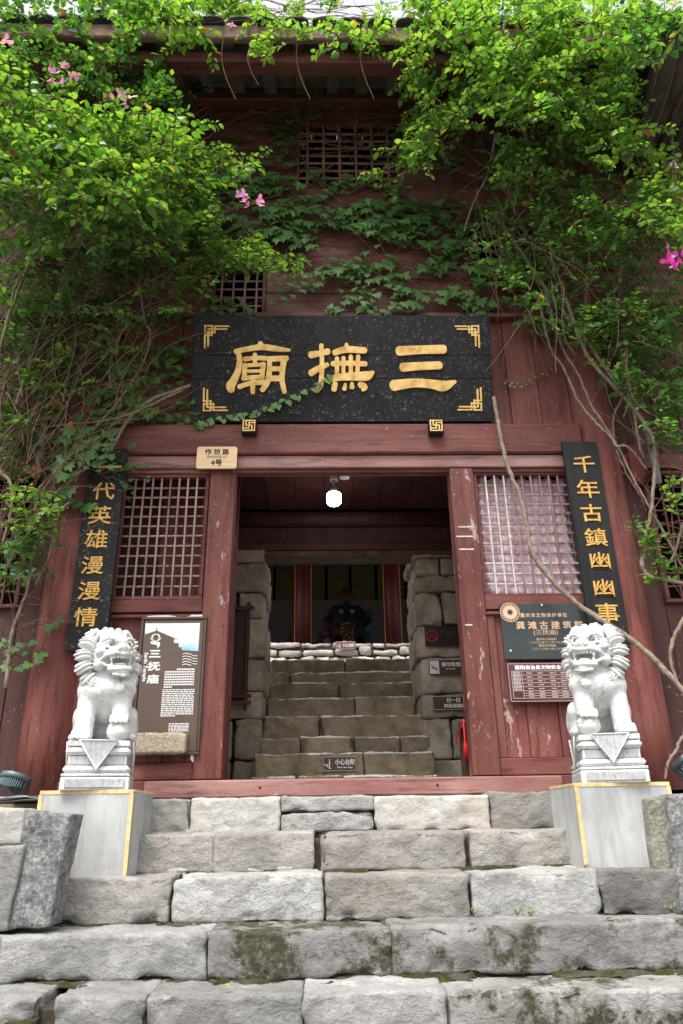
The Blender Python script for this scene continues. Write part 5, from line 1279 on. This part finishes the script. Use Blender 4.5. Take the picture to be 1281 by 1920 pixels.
def shoots(L, tw, rr, poly, yr, n, length, size, wts, bias=(0, -.5, .1), droop=.10, spacing=.038, up=.8, clump=2):
    """Leafy shoots: each starts in the region, arches outwards and carries alternate leaves."""
    for _ in range(int(n*1.3)):
        px, py = sample(rr, poly); y = rr.uniform(*yr); p = W(px, py, y)
        d = (Vector(bias)+Vector((rr.gauss(0, .75), rr.gauss(0, .45), rr.gauss(0, .45)))).normalized()
        ln_ = rr.uniform(*length); st = spacing; k = int(ln_/st); pts = [p.copy()]; sgn = 1
        p = p-d*ln_*.4; pts = [p.copy()]
        for i in range(k):
            d = (d+Vector((rr.gauss(0, .08), rr.gauss(0, .08), -droop+rr.gauss(0, .05)))).normalized(); p = p+d*st; pts.append(p.copy())
            if p.y > -.03: p.y = -.03
            side = d.cross(Vector((0, 0, 1)))
            side = side.normalized() if side.length > .05 else Vector((1, 0, 0))
            for q in range(clump):
                sgn = -sgn
                a = (d*.55+side*sgn*rr.uniform(.6, 1.1)+Vector((0, 0, -.15))+rv(rr)*.22).normalized()
                nr = (Vector((0, -.35, up))+rv(rr)*.38).normalized()
                m = rr.choices(range(len(wts)), wts)[0] if rr.random() > .009 else rr.choice((3, 4))
                L.add(p+a*.012, a, nr, rr.uniform(size[0]*.7, size[1]*1.1)*(1-.35*i/k), m)
        tw.tube(pts, [.0035*(1-.6*i/len(pts))+.001 for i in range(len(pts))], 3, False)
def tangle(tw, rr, poly, yr, n, length, dirs, rad=(.002, .005), curl=.18):
    for _ in range(n):
        px, py = sample(rr, poly); p = W(px, py, rr.uniform(*yr)); d = (Vector(rr.choice(dirs))+rv(rr)*.35).normalized(); c = rv(rr)*curl; c.y *= .3; pts = [p.copy()]
        for i in range(int(rr.uniform(*length)/.07)):
            d = (d+c*.35+rv(rr)*.10).normalized(); d.y *= .7; p = p+d*.07; p.y = min(p.y, -.02); pts.append(p.copy())
        r0 = rr.uniform(*rad)
        if len(pts) > 2: tw.tube(pts, [r0*(1-.6*i/len(pts)) for i in range(len(pts))], 4, False)
def stem(parent, pts, r0, r1, mat=MSTEM, label=None, knob=True):
    P = spline([W(a, b, c) for a, b, c in pts], 7); n = len(P); rr = random.Random(int(pts[0][0]*7+pts[0][1]))
    P = [p+rv(rr)*.0022 for p in P]
    o = MB().tube(P, [(r0+(r1-r0)*i/n)*(1+.10*rr.uniform(-1, 1)) for i in range(n)], 8).build('stem', mat, parent, True)
    if label: o['label'] = label
    if knob:
        t_ = MB()
        for i in range(3, n-2, 4):
            d = (rv(rr)*.6+Vector((0, -.3, .3))).normalized(); t_.tube([P[i], P[i]+d*rr.uniform(.03, .07)], [.004, .0012], 3, False)
        t_.build('thorns', mat, o, kind='stuff')
    return o
def bloom(parent, px, py, y, mat, n, sz, seed):
    """A bougainvillea spray: papery bracts in threes, gathered in one cluster."""
    rr = random.Random(seed); c = W(px, py, y); V = []; Fc = []
    for k in range(n):
        o = c+Vector((rr.gauss(0, .6), rr.gauss(0, .4), rr.gauss(0, .6)))*sz; ax = (Vector((0, -.7, .1))+rv(rr)*.5).normalized()
        for j in range(3):
            s_ = ax.orthogonal().normalized(); s_ = (Matrix.Rotation(j*2.094+rr.uniform(-.3, .3), 3, ax) @ s_); a = (s_*.85+ax*.5).normalized(); nn = ax.cross(a)
            b0 = len(V); q = sz*rr.uniform(.75, 1.1)
            for tx, ty, tz in ((0, 0, 0), (-.46, .42, .1), (0, .5, -.04), (.46, .42, .1), (-.32, .8, .05), (.32, .8, .05), (0, 1.08, -.05)):
                V.append(tuple(o+(nn*tx+a*ty+ax*tz)*q))
            Fc += [(b0, b0+2, b0+1), (b0, b0+3, b0+2), (b0+1, b0+2, b0+4), (b0+2, b0+3, b0+5), (b0+2, b0+5, b0+6), (b0+2, b0+6, b0+4)]
    return link_mesh('flower_cluster', np_mesh('flower', V, Fc), mat, parent, True, kind='stuff')

# --- left bougainvillea
rr = random.Random(101); base = W(40, 1150, -.4)
bl = thing('bougainvillea', base, 'bougainvillea with pale pink flowers covering the left of the facade', 'bougainvillea')
L = Leaves(); tw = MB()
BR = [.42, .40, .18]; MID = [.42, .08, .50]; DK = [.22, .03, .75]
shoots(L, tw, rr, [(-30, 110), (30, 105), (70, 175), (150, 195), (215, 215), (330, 195), (372, 225), (330, 290), (300, 390), (200, 400), (100, 330), (-30, 360)], (-1.55, -.75), 215, (.25, .5), (.055, .085), BR)
shoots(L, tw, rr, [(-30, 250), (150, 260), (300, 300), (350, 380), (330, 470), (200, 480), (-30, 470)], (-1.2, -.45), 120, (.25, .5), (.05, .08), MID)
shoots(L, tw, rr, [(330, 260), (440, 265), (480, 300), (440, 350), (400, 420), (320, 430)], (-.95, -.45), 55, (.2, .4), (.05, .075), BR, (.5, -.4, 0))
shoots(L, tw, rr, [(370, 430), (470, 440), (560, 490), (520, 510), (400, 490)], (-.75, -.3), 36, (.18, .36), (.045, .07), BR, (.8, -.3, -.1))
shoots(L, tw, rr, [(-30, -30), (260, -30), (260, 70), (200, 150), (330, 130), (330, 190), (60, 170), (-30, 120)], (-1.3, -.5), 120, (.25, .5), (.05, .08), MID)
shoots(L, tw, rr, [(200, 70), (320, 110), (340, 180), (250, 210), (130, 150)], (-.85, -.35), 40, (.2, .4), (.05, .075), DK)
shoots(L, tw, rr, [(-30, 440), (420, 470), (380, 560), (250, 620), (120, 600), (-30, 640)], (-.75, -.2), 85, (.2, .42), (.045, .07), MID)
shoots(L, tw, rr, [(-30, 600), (150, 620), (280, 640), (290, 720), (150, 760), (-30, 720)], (-.6, -.15), 26, (.16, .3), (.045, .07), MID)
shoots(L, tw, rr, [(-20, 930), (60, 900), (125, 925), (110, 985), (60, 1000), (-20, 960)], (-.8, -.5), 24, (.14, .26), (.045, .065), BR)
shoots(L, tw, rr, [(-20, 1010), (110, 1000), (95, 1060), (-20, 1100)], (-.5, -.2), 16, (.12, .25), (.05, .07), MID)
for px, py in ((65, 692), (85, 684), (60, 705), (183, 715), (205, 632), (180, 640), (120, 660)): shoots(L, tw, rr, [(px-12, py-8), (px+12, py-8), (px, py+12)], (-.6, -.4), 2, (.1, .18), (.05, .075), BR)
shoots(L, tw, rr, [(-30, 470), (120, 470), (240, 520), (220, 720), (100, 760), (-30, 840)], (-.5, -.12), 80, (.2, .42), (.05, .075), MID)
shoots(L, tw, rr, [(-30, 760), (70, 760), (60, 860), (-30, 900)], (-.5, -.15), 34, (.16, .3), (.05, .07), MID)
shoots(L, tw, rr, [(180, 330), (340, 330), (420, 440), (380, 520), (200, 520)], (-.6, -.15), 50, (.2, .42), (.05, .075), DK)
L.build(T_OV, 'ov', [LB1, LB2, LB3, LDRY, LYEL], bl, 290)
SL = [([(82, 440, -.45), (66, 489, -.5), (33, 528, -.5), (20, 587, -.5), (26, 650, -.45), (46, 683, -.4)], .014), ([(269, 473, -.35), (262, 535, -.3), (272, 604, -.28), (282, 624, -.25), (272, 670, -.22), (226, 748, -.2), (150, 830, -.25), (60, 930, -.35)], .013),
      ([(357, 722, -.15), (288, 748, -.18), (243, 784, -.2), (203, 846, -.22), (150, 885, -.24), (108, 922, -.25), (30, 1000, -.3)], .017), ([(348, 728, -.14), (262, 768, -.2), (203, 788, -.22), (66, 807, -.3), (0, 876, -.4), (-40, 930, -.45)], .012),
      ([(-20, 860, -.4), (39, 814, -.38), (66, 768, -.35), (95, 690, -.32), (115, 624, -.32), (150, 500, -.4), (180, 380, -.5)], .017), ([(13, 735, -.4), (39, 787, -.42), (80, 889, -.35)], .009), ([(75, 695, -.32), (82, 797, -.3), (95, 843, -.26)], .009),
      ([(111, 617, -.3), (141, 670, -.3), (157, 728, -.28), (154, 781, -.25)], .010), ([(246, 578, -.2), (230, 617, -.22), (177, 689, -.25), (79, 768, -.3), (0, 840, -.35)], .012), ([(66, 1097, -.3), (87, 1055, -.28), (102, 1004, -.26)], .008),
      ([(0, 1090, -.4), (28, 1038, -.4), (60, 990, -.4), (70, 940, -.4)], .013), ([(10, 1290, -.3), (25, 1180, -.3), (50, 1110, -.3), (60, 1040, -.3)], .016), ([(-10, 700, -.5), (15, 600, -.55), (60, 480, -.6), (110, 380, -.7), (140, 300, -.8)], .016),
      ([(30, 760, -.45), (70, 640, -.45), (120, 520, -.5), (170, 430, -.55), (240, 330, -.65)], .014), ([(0, 500, -.6), (60, 440, -.7), (110, 415, -.8)], .010), ([(-20, 870, -.5), (20, 905, -.5), (20, 960, -.5), (5, 1020, -.5)], .016)]
for pts, r in SL: stem(bl, pts, r*.82, r*.5, MSTEML)
tangle(tw, rr, [(-30, 420), (330, 470), (300, 600), (250, 800), (-30, 900)], (-.7, -.12), 190, (.4, 1.0), [(.3, 0, 1), (-.3, 0, 1), (.6, -.1, .6), (.1, 0, 1)])
tangle(tw, rr, [(-30, 600), (130, 620), (150, 900), (100, 980), (-30, 1000)], (-.5, -.08), 150, (.4, 1.0), [(.4, 0, 1), (-.2, 0, 1), (.8, 0, .6)], (.002, .006))
tangle(tw, rr, [(-30, 850), (120, 900), (110, 1050), (60, 1180), (-30, 1250)], (-.5, -.1), 60, (.3, .7), [(.2, 0, 1), (-.2, 0, 1), (1, 0, .2)])
tangle(tw, rr, [(0, 180), (350, 250), (400, 480), (0, 480)], (-.6, -.15), 110, (.4, .9), [(.4, -.3, 1), (.8, -.2, .3)])
tw.build('twigs', MTWIG, bl, kind='stuff')
for k, (px, py, y, n) in enumerate(((100, 140, -1.5, 2), (117, 121, -1.5, 1), (128, 145, -1.5, 2), (228, 178, -1.25, 3), (203, 183, -1.25, 1), (245, 197, -1.25, 1), (12, 80, -1.5, 1), (459, 365, -.9, 2), (478, 380, -.9, 2), (462, 382, -.9, 1))):
    bloom(bl, px, py, y, MPINK, n+2, .045, k)
# --- right bougainvillea
rr = random.Random(202); base = W(1290, 1100, -.4)
br = thing('bougainvillea', base, 'bougainvillea with one magenta flower covering the right of the facade', 'bougainvillea')
L = Leaves(); tw = MB()
shoots(L, tw, rr, [(880, -20), (1230, -20), (1190, 60), (1090, 110), (1000, 190), (930, 150), (850, 110)], (-1.35, -.75), 150, (.25, .5), (.05, .08), [.4, .45, .15])
shoots(L, tw, rr, [(1150, 20), (1300, 0), (1300, 60), (1190, 120)], (-1.5, -1.2), 30, (.25, .45), (.05, .08), MID)
shoots(L, tw, rr, [(870, 100), (1090, 60), (1190, 80), (1180, 140), (1090, 200), (980, 230), (860, 190)], (-1.2, -.6), 105, (.25, .45), (.05, .08), BR)
shoots(L, tw, rr, [(760, 120), (870, 150), (880, 230), (800, 300), (730, 290), (770, 200)], (-.95, -.55), 44, (.25, .45), (.05, .08), BR, (-.4, -.4, -.2))
shoots(L, tw, rr, [(690, 325), (760, 280), (800, 300), (740, 350)], (-.6, -.4), 9, (.15, .3), (.045, .065), BR, (-.8, -.3, -.2))
shoots(L, tw, rr, [(1000, 190), (1170, 130), (1200, 220), (1260, 290), (1281, 330), (1130, 290), (1030, 260)], (-1.1, -.5), 80, (.25, .45), (.05, .08), BR)
shoots(L, tw, rr, [(920, 240), (1060, 270), (1180, 330), (1281, 340), (1281, 470), (1180, 470), (1020, 400), (920, 330)], (-.9, -.35), 75, (.22, .42), (.048, .072), MID)
shoots(L, tw, rr, [(1180, 350), (1300, 340), (1300, 470), (1230, 440)], (-1.1, -.6), 36, (.22, .4), (.05, .075), BR)
shoots(L, tw, rr, [(880, 350), (1060, 400), (1281, 460), (1281, 600), (1180, 640), (1000, 590), (890, 500)], (-.65, -.15), 110, (.2, .4), (.045, .065), DK)
shoots(L, tw, rr, [(990, 560), (1281, 570), (1281, 730), (1180, 720), (1080, 660)], (-.55, -.15), 50, (.18, .35), (.045, .065), DK)
shoots(L, tw, rr, [(1210, 790), (1281, 770), (1300, 850), (1230, 840)], (-.5, -.3), 12, (.14, .26), (.05, .07), MID); shoots(L, tw, rr, [(1185, 990), (1281, 1000), (1281, 1060), (1220, 1110)], (-.45, -.2), 15, (.14, .28), (.045, .065), MID)
shoots(L, tw, rr, [(1250, 900), (1300, 890), (1300, 960), (1265, 960)], (-.6, -.4), 7, (.14, .22), (.045, .065), BR)
shoots(L, tw, rr, [(1170, 755), (1210, 700), (1225, 720), (1190, 770)], (-.5, -.3), 4, (.12, .2), (.05, .075), MID)
shoots(L, tw, rr, [(1090, 560), (1300, 560), (1300, 780), (1230, 780), (1150, 700)], (-.5, -.12), 60, (.2, .4), (.045, .07), DK)
shoots(L, tw, rr, [(900, 230), (1200, 300), (1281, 420), (1100, 560), (920, 480)], (-.5, -.12), 70, (.2, .4), (.045, .07), DK)
L.build(T_OV, 'ov', [LB1, LB2, LB3, LDRY, LYEL], br, 290)
SR = [([(1010, 560, -.25), (1031, 649, -.2), (1058, 692, -.2), (1084, 751, -.22), (1120, 795, -.26), (1143, 816, -.28), (1156, 836, -.3), (1172, 836, -.3), (1190, 850, -.28), (1212, 880, -.25)], .014),
      ([(1020, 540, -.24), (1054, 649, -.22), (1084, 702, -.22), (1110, 761, -.25), (1156, 833, -.26), (1189, 900, -.26), (1224, 962, -.28), (1262, 1030, -.32), (1295, 1090, -.35)], .013),
      ([(925, 400, -.22), (969, 462, -.25), (1035, 557, -.26), (1090, 626, -.26), (1156, 721, -.28), (1208, 793, -.3), (1230, 850, -.28)], .019),
      ([(1060, 560, -.3), (1097, 659, -.28), (1133, 705, -.28), (1176, 751, -.3), (1215, 806, -.32), (1228, 840, -.33), (1226, 900, -.33), (1222, 950, -.33), (1213, 1000, -.33), (1212, 1036, -.33)], .019),
      ([(1213, 1030, -.34), (1204, 1052, -.36), (1210, 1075, -.36), (1224, 1082, -.36), (1255, 1088, -.38), (1295, 1098, -.4)], .020),
      ([(1238, 593, -.3), (1215, 649, -.3), (1166, 747, -.3), (1150, 790, -.3), (1156, 840, -.28), (1176, 890, -.27), (1200, 930, -.27)], .011), ([(1189, 770, -.3), (1199, 833, -.3), (1208, 860, -.28)], .013),
      ([(965, 190, -.6), (990, 270, -.5), (1010, 320, -.4), (1025, 360, -.35), (1027, 435, -.3), (1040, 520, -.28)], .017), ([(930, 250, -.5), (915, 325, -.35), (890, 375, -.28), (870, 435, -.2)], .014),
      ([(1281, 980, -.4), (1264, 1040, -.4), (1240, 1075, -.38)], .012), ([(1295, 1140, -.45), (1264, 1194, -.45), (1258, 1240, -.45), (1275, 1290, -.46), (1290, 1330, -.46)], .016), ([(1295, 1310, -.5), (1283, 1370, -.5), (1268, 1405, -.5), (1252, 1432, -.52), (1247, 1462, -.52)], .013),
      ([(1250, 180, -.5), (1262, 300, -.45), (1240, 420, -.4), (1200, 560, -.35)], .009), ([(1230, 130, -.6), (1235, 170, -.6), (1268, 200, -.6), (1300, 205, -.6)], .010), ([(930, 150, -.7), (960, 300, -.45), (945, 420, -.3), (975, 520, -.25)], .012)]
for pts, r in SR: stem(br, pts, r*.82, r*.62, MSTEML if r > .0125 else MSTEM)
stem(br, [(926, 745, -.12), (932, 780, -.14), (938, 815, -.16), (946, 855, -.18), (959, 892, -.2), (975, 930, -.21), (988, 985, -.22), (998, 1035, -.23), (1035, 1088, -.26), (1080, 1130, -.30), (1130, 1165, -.36), (1180, 1197, -.40), (1222, 1232, -.44), (1260, 1272, -.48), (1310, 1330, -.52)], .015, .021, MSTEML, 'long bare branch crossing the right lattice window')
tangle(tw, rr, [(880, 180), (1250, 200), (1281, 640), (1100, 680), (900, 560)], (-.65, -.1), 210, (.4, 1.0), [(-.2, 0, -1), (.3, 0, -1), (.7, 0, -.4), (0, 0, 1)])
tangle(tw, rr, [(1180, 600), (1300, 600), (1300, 1150), (1220, 1100)], (-.5, -.1), 55, (.3, .7), [(.2, 0, 1), (-.2, 0, 1), (1, 0, .3)])
tangle(tw, rr, [(1180, 120), (1290, 130), (1290, 320), (1200, 300)], (-.8, -.3), 14, (.5, .9), [(0, 0, -1), (.3, 0, -1)], (.003, .006))
tw.build('twigs', MTWIG, br, kind='stuff')
bloom(br, 1266, 484, -1.2, MMAG, 9, .05, 31); bloom(br, 1262, 309, -1.1, MPINK, 2, .035, 32)
# --- vines sprawling over the roof edge
rr = random.Random(303); rv_ = thing('roof_creeper', (0, -.8, 6.3), 'sunlit yellow green creeper sprawling along the roof edge against the sky', 'creeper')
L = Leaves(); tw = MB()
shoots(L, tw, rr, [(230, -25), (470, -25), (470, 60), (230, 75)], (-1.2, -.6), 75, (.25, .5), (.05, .085), [.4, .45, .15])
shoots(L, tw, rr, [(470, 25), (700, 35), (900, 20), (900, 75), (700, 85), (470, 70)], (-1.2, -.7), 70, (.2, .4), (.05, .08), [.4, .5, .1])
shoots(L, tw, rr, [(760, -25), (900, -25), (900, 60), (780, 50)], (-1.2, -.6), 40, (.25, .45), (.05, .085), [.35, .55, .1])
shoots(L, tw, rr, [(520, -25), (640, -25), (620, 20), (520, 20)], (-1.1, -.7), 9, (.2, .4), (.05, .08), [.3, .6, .1])
shoots(L, tw, rr, [(465, 60), (530, 70), (525, 110), (480, 110)], (-1.15, -1.0), 9, (.15, .3), (.045, .07), [.2, .75, .05], (0, -.3, -.5))
shoots(L, tw, rr, [(740, 80), (800, 90), (780, 130), (755, 140)], (-1.15, -.95), 8, (.15, .3), (.045, .07), [.3, .6, .1], (0, -.3, -.5))
L.build(T_OV, 'ov', [LB1, LB2, LB3, LDRY, LYEL], rv_, 150)
for px in (420, 560, 680): tw.tube(spline([W(px, 60, -1.05), W(px-4, 110, -1.0), W(px+6, 150, -.98), W(px+22, 186, -.95)], 5), .004, 4)
tangle(tw, rr, [(230, 10), (900, 10), (900, 60), (230, 60)], (-1.1, -.8), 50, (.4, .9), [(1, 0, .1), (-1, 0, .1)]); tw.build('twigs', MTWIG, rv_, kind='stuff')
for k, (px, py) in enumerate(((520, 22), (436, 48), (640, 10))): bloom(rv_, px, py, -1.1, MPINK, 2, .035, 50+k)
# --- Boston ivy on the wall
def ivy(L, tw, rr, poly, n, size, wts, yr=(-.09, -.03), rows=.7, run=(4, 9)):
    for _ in range(n):
        px, py = sample(rr, poly); p = W(px, py, rr.uniform(*yr)); d = Vector((rr.choice((-1, 1)), 0, rr.gauss(0, .35))).normalized(); pts = [p.copy()]
        for i in range(rr.randint(*run)):
            d = (d+Vector((0, 0, rr.gauss(-.02, .14)))).normalized(); p = p+d*rr.uniform(.045, .075); p.y = max(-.16, min(-.03, p.y+rr.gauss(0, .012))); pts.append(p.copy())
            tip = Vector((rr.gauss(0, .45), -.35, -1)).normalized(); nr = (Vector((rr.gauss(0, .3), -1, .55))).normalized()
            q = p+Vector((rr.gauss(0, .02), -rr.uniform(.01, .05), rr.gauss(0, .02))); L.add(q, tip, nr, rr.uniform(*size), rr.choices(range(len(wts)), wts)[0])
        if len(pts) > 2: tw.tube(pts, .0028, 3, False)
rr = random.Random(404); iv = thing('wall_ivy', (.2, -.05, 3.9), 'dark green lobed ivy spreading over the upper wall above the signboard', 'ivy'); L = Leaves(); tw = MB()
W3 = [.45, .42, .13]
ivy(L, tw, rr, [(400, 330), (560, 350), (720, 360), (880, 350), (900, 420), (800, 430), (600, 440), (480, 470), (400, 450)], 46, (.05, .125), W3)
ivy(L, tw, rr, [(280, 330), (430, 320), (560, 380), (560, 480), (440, 500), (300, 480)], 44, (.05, .125), W3)
ivy(L, tw, rr, [(660, 400), (900, 390), (1000, 430), (1000, 560), (900, 585), (800, 570), (700, 500)], 50, (.05, .125), W3)
ivy(L, tw, rr, [(580, 480), (700, 480), (760, 570), (620, 585), (560, 560)], 16, (.05, .09), [.4, .4, .2], run=(2, 5)); ivy(L, tw, rr, [(410, 570), (500, 575), (495, 592), (420, 592)], 8, (.05, .08), [.4, .4, .2], run=(2, 5))
ivy(L, tw, rr, [(510, 215), (560, 220), (560, 320), (515, 320)], 12, (.06, .10), W3, run=(2, 3)); ivy(L, tw, rr, [(540, 120), (680, 110), (680, 190), (560, 200)], 9, (.06, .10), W3, (-.6, -.3), run=(2, 4)); ivy(L, tw, rr, [(560, 325), (740, 335), (740, 360), (560, 355)], 10, (.05, .08), W3, run=(3, 6))
ivy(L, tw, rr, [(1000, 540), (1120, 560), (1100, 660), (1040, 640), (990, 610)], 24, (.06, .10), [.7, .3, 0], run=(2, 5)); ivy(L, tw, rr, [(320, 90), (360, 90), (370, 190), (250, 180)], 20, (.06, .10), [.7, .3, 0], (-.5, -.2), run=(2, 4))
ivy(L, tw, rr, [(370, 200), (560, 210), (560, 330), (380, 330)], 14, (.05, .09), W3, run=(2, 5)); ivy(L, tw, rr, [(740, 230), (900, 250), (900, 350), (740, 340)], 16, (.05, .10), W3, run=(2, 5)); ivy(L, tw, rr, [(430, 475), (760, 470), (740, 585), (500, 585)], 26, (.045, .085), [.3, .45, .25], run=(2, 5))
L.build(T_IV, 'iv', [LI1, LI2, LI3], iv, 290)
tangle(tw, rr, [(380, 330), (900, 330), (900, 580), (560, 580), (380, 480)], (-.06, -.02), 130, (.4, 1.2), [(1, 0, .2), (-1, 0, .25), (.6, 0, .6)], (.0015, .004), .12)
tangle(tw, rr, [(520, 210), (900, 240), (900, 350), (540, 340)], (-.06, -.02), 26, (.5, 1.2), [(1, 0, -.2), (-1, 0, .2), (.2, 0, 1)], (.003, .006), .14)
for pts in ([(385, 262), (430, 230), (480, 212), (530, 220), (590, 262), (660, 276), (740, 270)], [(555, 275), (600, 345), (660, 385), (760, 400)], [(395, 180), (396, 262)]): tw.tube(spline([W(a, b, -.05) for a, b in pts], 6), .006, 5)
tw.build('twigs', MTWIG, iv, kind='stuff')
# --- ivy at the left, round the head of the couplet board
rr = random.Random(505); il = thing('wall_ivy', W(150, 900, -.05), 'broad leaved ivy around the top of the left couplet board', 'ivy'); L = Leaves(); tw = MB()
ivy(L, tw, rr, [(30, 800), (130, 800), (190, 822), (160, 860), (90, 890), (30, 860)], 20, (.06, .115), [.6, .35, .05], (-.3, -.2), run=(2, 4)); ivy(L, tw, rr, [(230, 600), (360, 600), (360, 800), (290, 800), (240, 700)], 60, (.04, .07), [.75, .25, 0], run=(2, 5)); ivy(L, tw, rr, [(100, 640), (280, 660), (260, 780), (120, 800)], 36, (.06, .11), [.7, .3, 0], (-.25, -.08), run=(2, 4))
ivy(L, tw, rr, [(70, 890), (160, 880), (150, 940), (90, 930)], 10, (.06, .12), [.5, .4, .1], (-.25, -.2), run=(2, 3)); ivy(L, tw, rr, [(0, 1120), (60, 1130), (20, 1280), (0, 1280)], 9, (.05, .085), [.3, .5, .2], (-.5, -.3), run=(1, 3)); ivy(L, tw, rr, [(0, 980), (90, 1000), (60, 1080), (0, 1080)], 10, (.07, .12), [.6, .4, 0], (-.2, -.1), run=(1, 3))
ivy(L, tw, rr, [(180, 835), (240, 830), (236, 862), (178, 866)], 16, (.03, .05), [.7, .3, 0], (-.20, -.18), run=(2, 4)); ivy(L, tw, rr, [(170, 880), (260, 880), (265, 905), (190, 892)], 9, (.03, .05), [.7, .3, 0], (-.2, -.18), run=(2, 4)); ivy(L, tw, rr, [(230, 775), (350, 780), (350, 800), (230, 800)], 12, (.03, .05), [.7, .3, 0], run=(3, 6))
for i, q in enumerate(L.P):
    if q[1] > -.22 and -1.9 < q[0] < -1.5 and 2.2 < q[2] < 2.7: L.P[i] = (q[0], q[1]-.16, q[2])
L.build(T_IV, 'iv', [LI1, LI2, LI3], il, 200)
tw.build('twigs', MTWIG, il, kind='stuff')
# --- small creeper lying across the signboard, and one on the right wall
rr = random.Random(606)
def creeper(pts, size, label, on_board):
    P = []
    for a, b in pts:
        if on_board: u, v = board_uv(a, b); P.append(BM @ Vector((u, -.022, v)))
        else: P.append(W(a, b, -.03))
    P = spline(P, 4); r = thing('small_creeper', P[0], label, 'creeper'); MB().tube(P, .0035, 5).build('stem', MTWIG, r, True); L = Leaves()
    for i in range(0, len(P)-1):
        for sg in ((-1, 1)[i % 2],):
            if rr.random() < .85: L.add(P[i]+Vector((0, -.012, sg*.016)), Vector((rr.gauss(0, .5)+.2, -.15, -.9+rr.gauss(0, .3))), Vector((rr.gauss(0, .25), -1, .35)), rr.uniform(*size), rr.choice((1, 2, 2, 2)))
    L.build(T_HE, 'he', [LI1, LI2, LI3], r, 200)
creeper([(372, 797), (400, 789), (440, 782), (470, 778), (505, 765), (540, 750), (575, 735), (600, 720), (625, 705)], (.045, .07), 'thin creeper with heart shaped leaves trailing across the signboard', True)
creeper([(945, 715), (965, 722), (985, 718), (1010, 708), (1040, 690)], (.02, .035), 'tiny dark creeper on the red wall right of the signboard', False)
# dry leaves caught in the creepers
rr = random.Random(707)
for px, py, y, s_, lab in ((1192, 590, -.6, .08, 'curled orange dead leaf caught in the right creeper'), (118, 803, -.3, .07, 'brown dead leaf above the left couplet board'), (62, 878, -.3, .10, 'brown withered leaf bunch beside the left pipe stub'), (104, 752, -.35, .09, 'small brown dead leaf among the left stems')):
    L = Leaves(); p = W(px, py, y); r = thing('dead_leaf', p, lab, 'dead leaf')
    for k in range(3): L.add(p+rv(rr)*.02, rv(rr)+Vector((0, 0, -1.5)), Vector((0, -1, .3))+rv(rr)*.5, s_*rr.uniform(.7, 1), 0)
    L.build(T_IV, 'iv', [LDRY], r, 5)
# fallen leaves on the steps
rr = random.Random(808)
for k, (px, y, z, m, sz, lab) in enumerate(((428, -1.62, -.612, LYEL, .035, 'yellow fallen leaf on the lowest visible tread'), (148, -1.03, -.232, LYEL, .035, 'yellow fallen leaf at the foot of the left plinth'), (132, -1.02, -.232, LYEL, .025, 'smaller yellow fallen leaf beside the left plinth'), (1050, -1.62, -.612, LB2, .04, 'green fallen leaf on the lowest visible tread at right'),
        (1108, -1.03, -.232, LDRY, .04, 'orange fallen leaf at the foot of the right plinth'), (1034, -1.03, -.232, LYEL, .025, 'pale yellow fallen leaf left of the right plinth'), (1140, -1.36, -.43, LDRY, .045, 'brown fallen leaf below the right dark stone'), (880, -1.36, -.43, LDRY, .03, 'small brown fallen leaf in the middle of the fourth step'), (322, -1.02, -.30, LDRY, .05, 'dry leaf wedged in the joint of the third step'))):
    p = W(px, 1650, y); o = bpy.data.objects.new('fallen_leaf', leaf_template(T_OV, 'ov', m)); COL.objects.link(o)
    o.location = (p.x, y, z+.012); o.scale = (sz,)*3; o.rotation_euler = (rr.uniform(-.3, .3), rr.uniform(-.3, .3), rr.uniform(0, 6)); props(o, lab, 'fallen leaf', 'fallen leaves on the steps')
# seedlings in the joints
for px, py, y, z, lab in ((968, 1700, -1.09, -.43, 'small green weed in the joint under the pale stone'), (1255, 1697, -1.09, -.43, 'small green weed under the dark stone at right'), (993, 1712, -1.12, -.44, 'tiny weed on the fourth tread below the pale stone'), (885, 1697, -1.09, -.43, 'tiny weed in the joint left of the pale stone')):
    p = W(px, py, y); r = thing('weed', (p.x, y-.02, z), lab, 'weed', 'weeds in the step joints'); L = Leaves(); mb = MB()
    for k in range(6):
        d = Vector((rr.gauss(0, .6), -.4, 1)).normalized(); q = Vector((p.x, y-.02, z))+d*rr.uniform(.015, .04); mb.tube([(p.x, y-.02, z), q], .0015, 3); L.add(q, d+rv(rr)*.6, Vector((0, -.6, .8)), rr.uniform(.014, .022), 0)
    mb.build('stem', MTWIG, r); L.build(T_OV, 'ov', [LI3], r, 10)
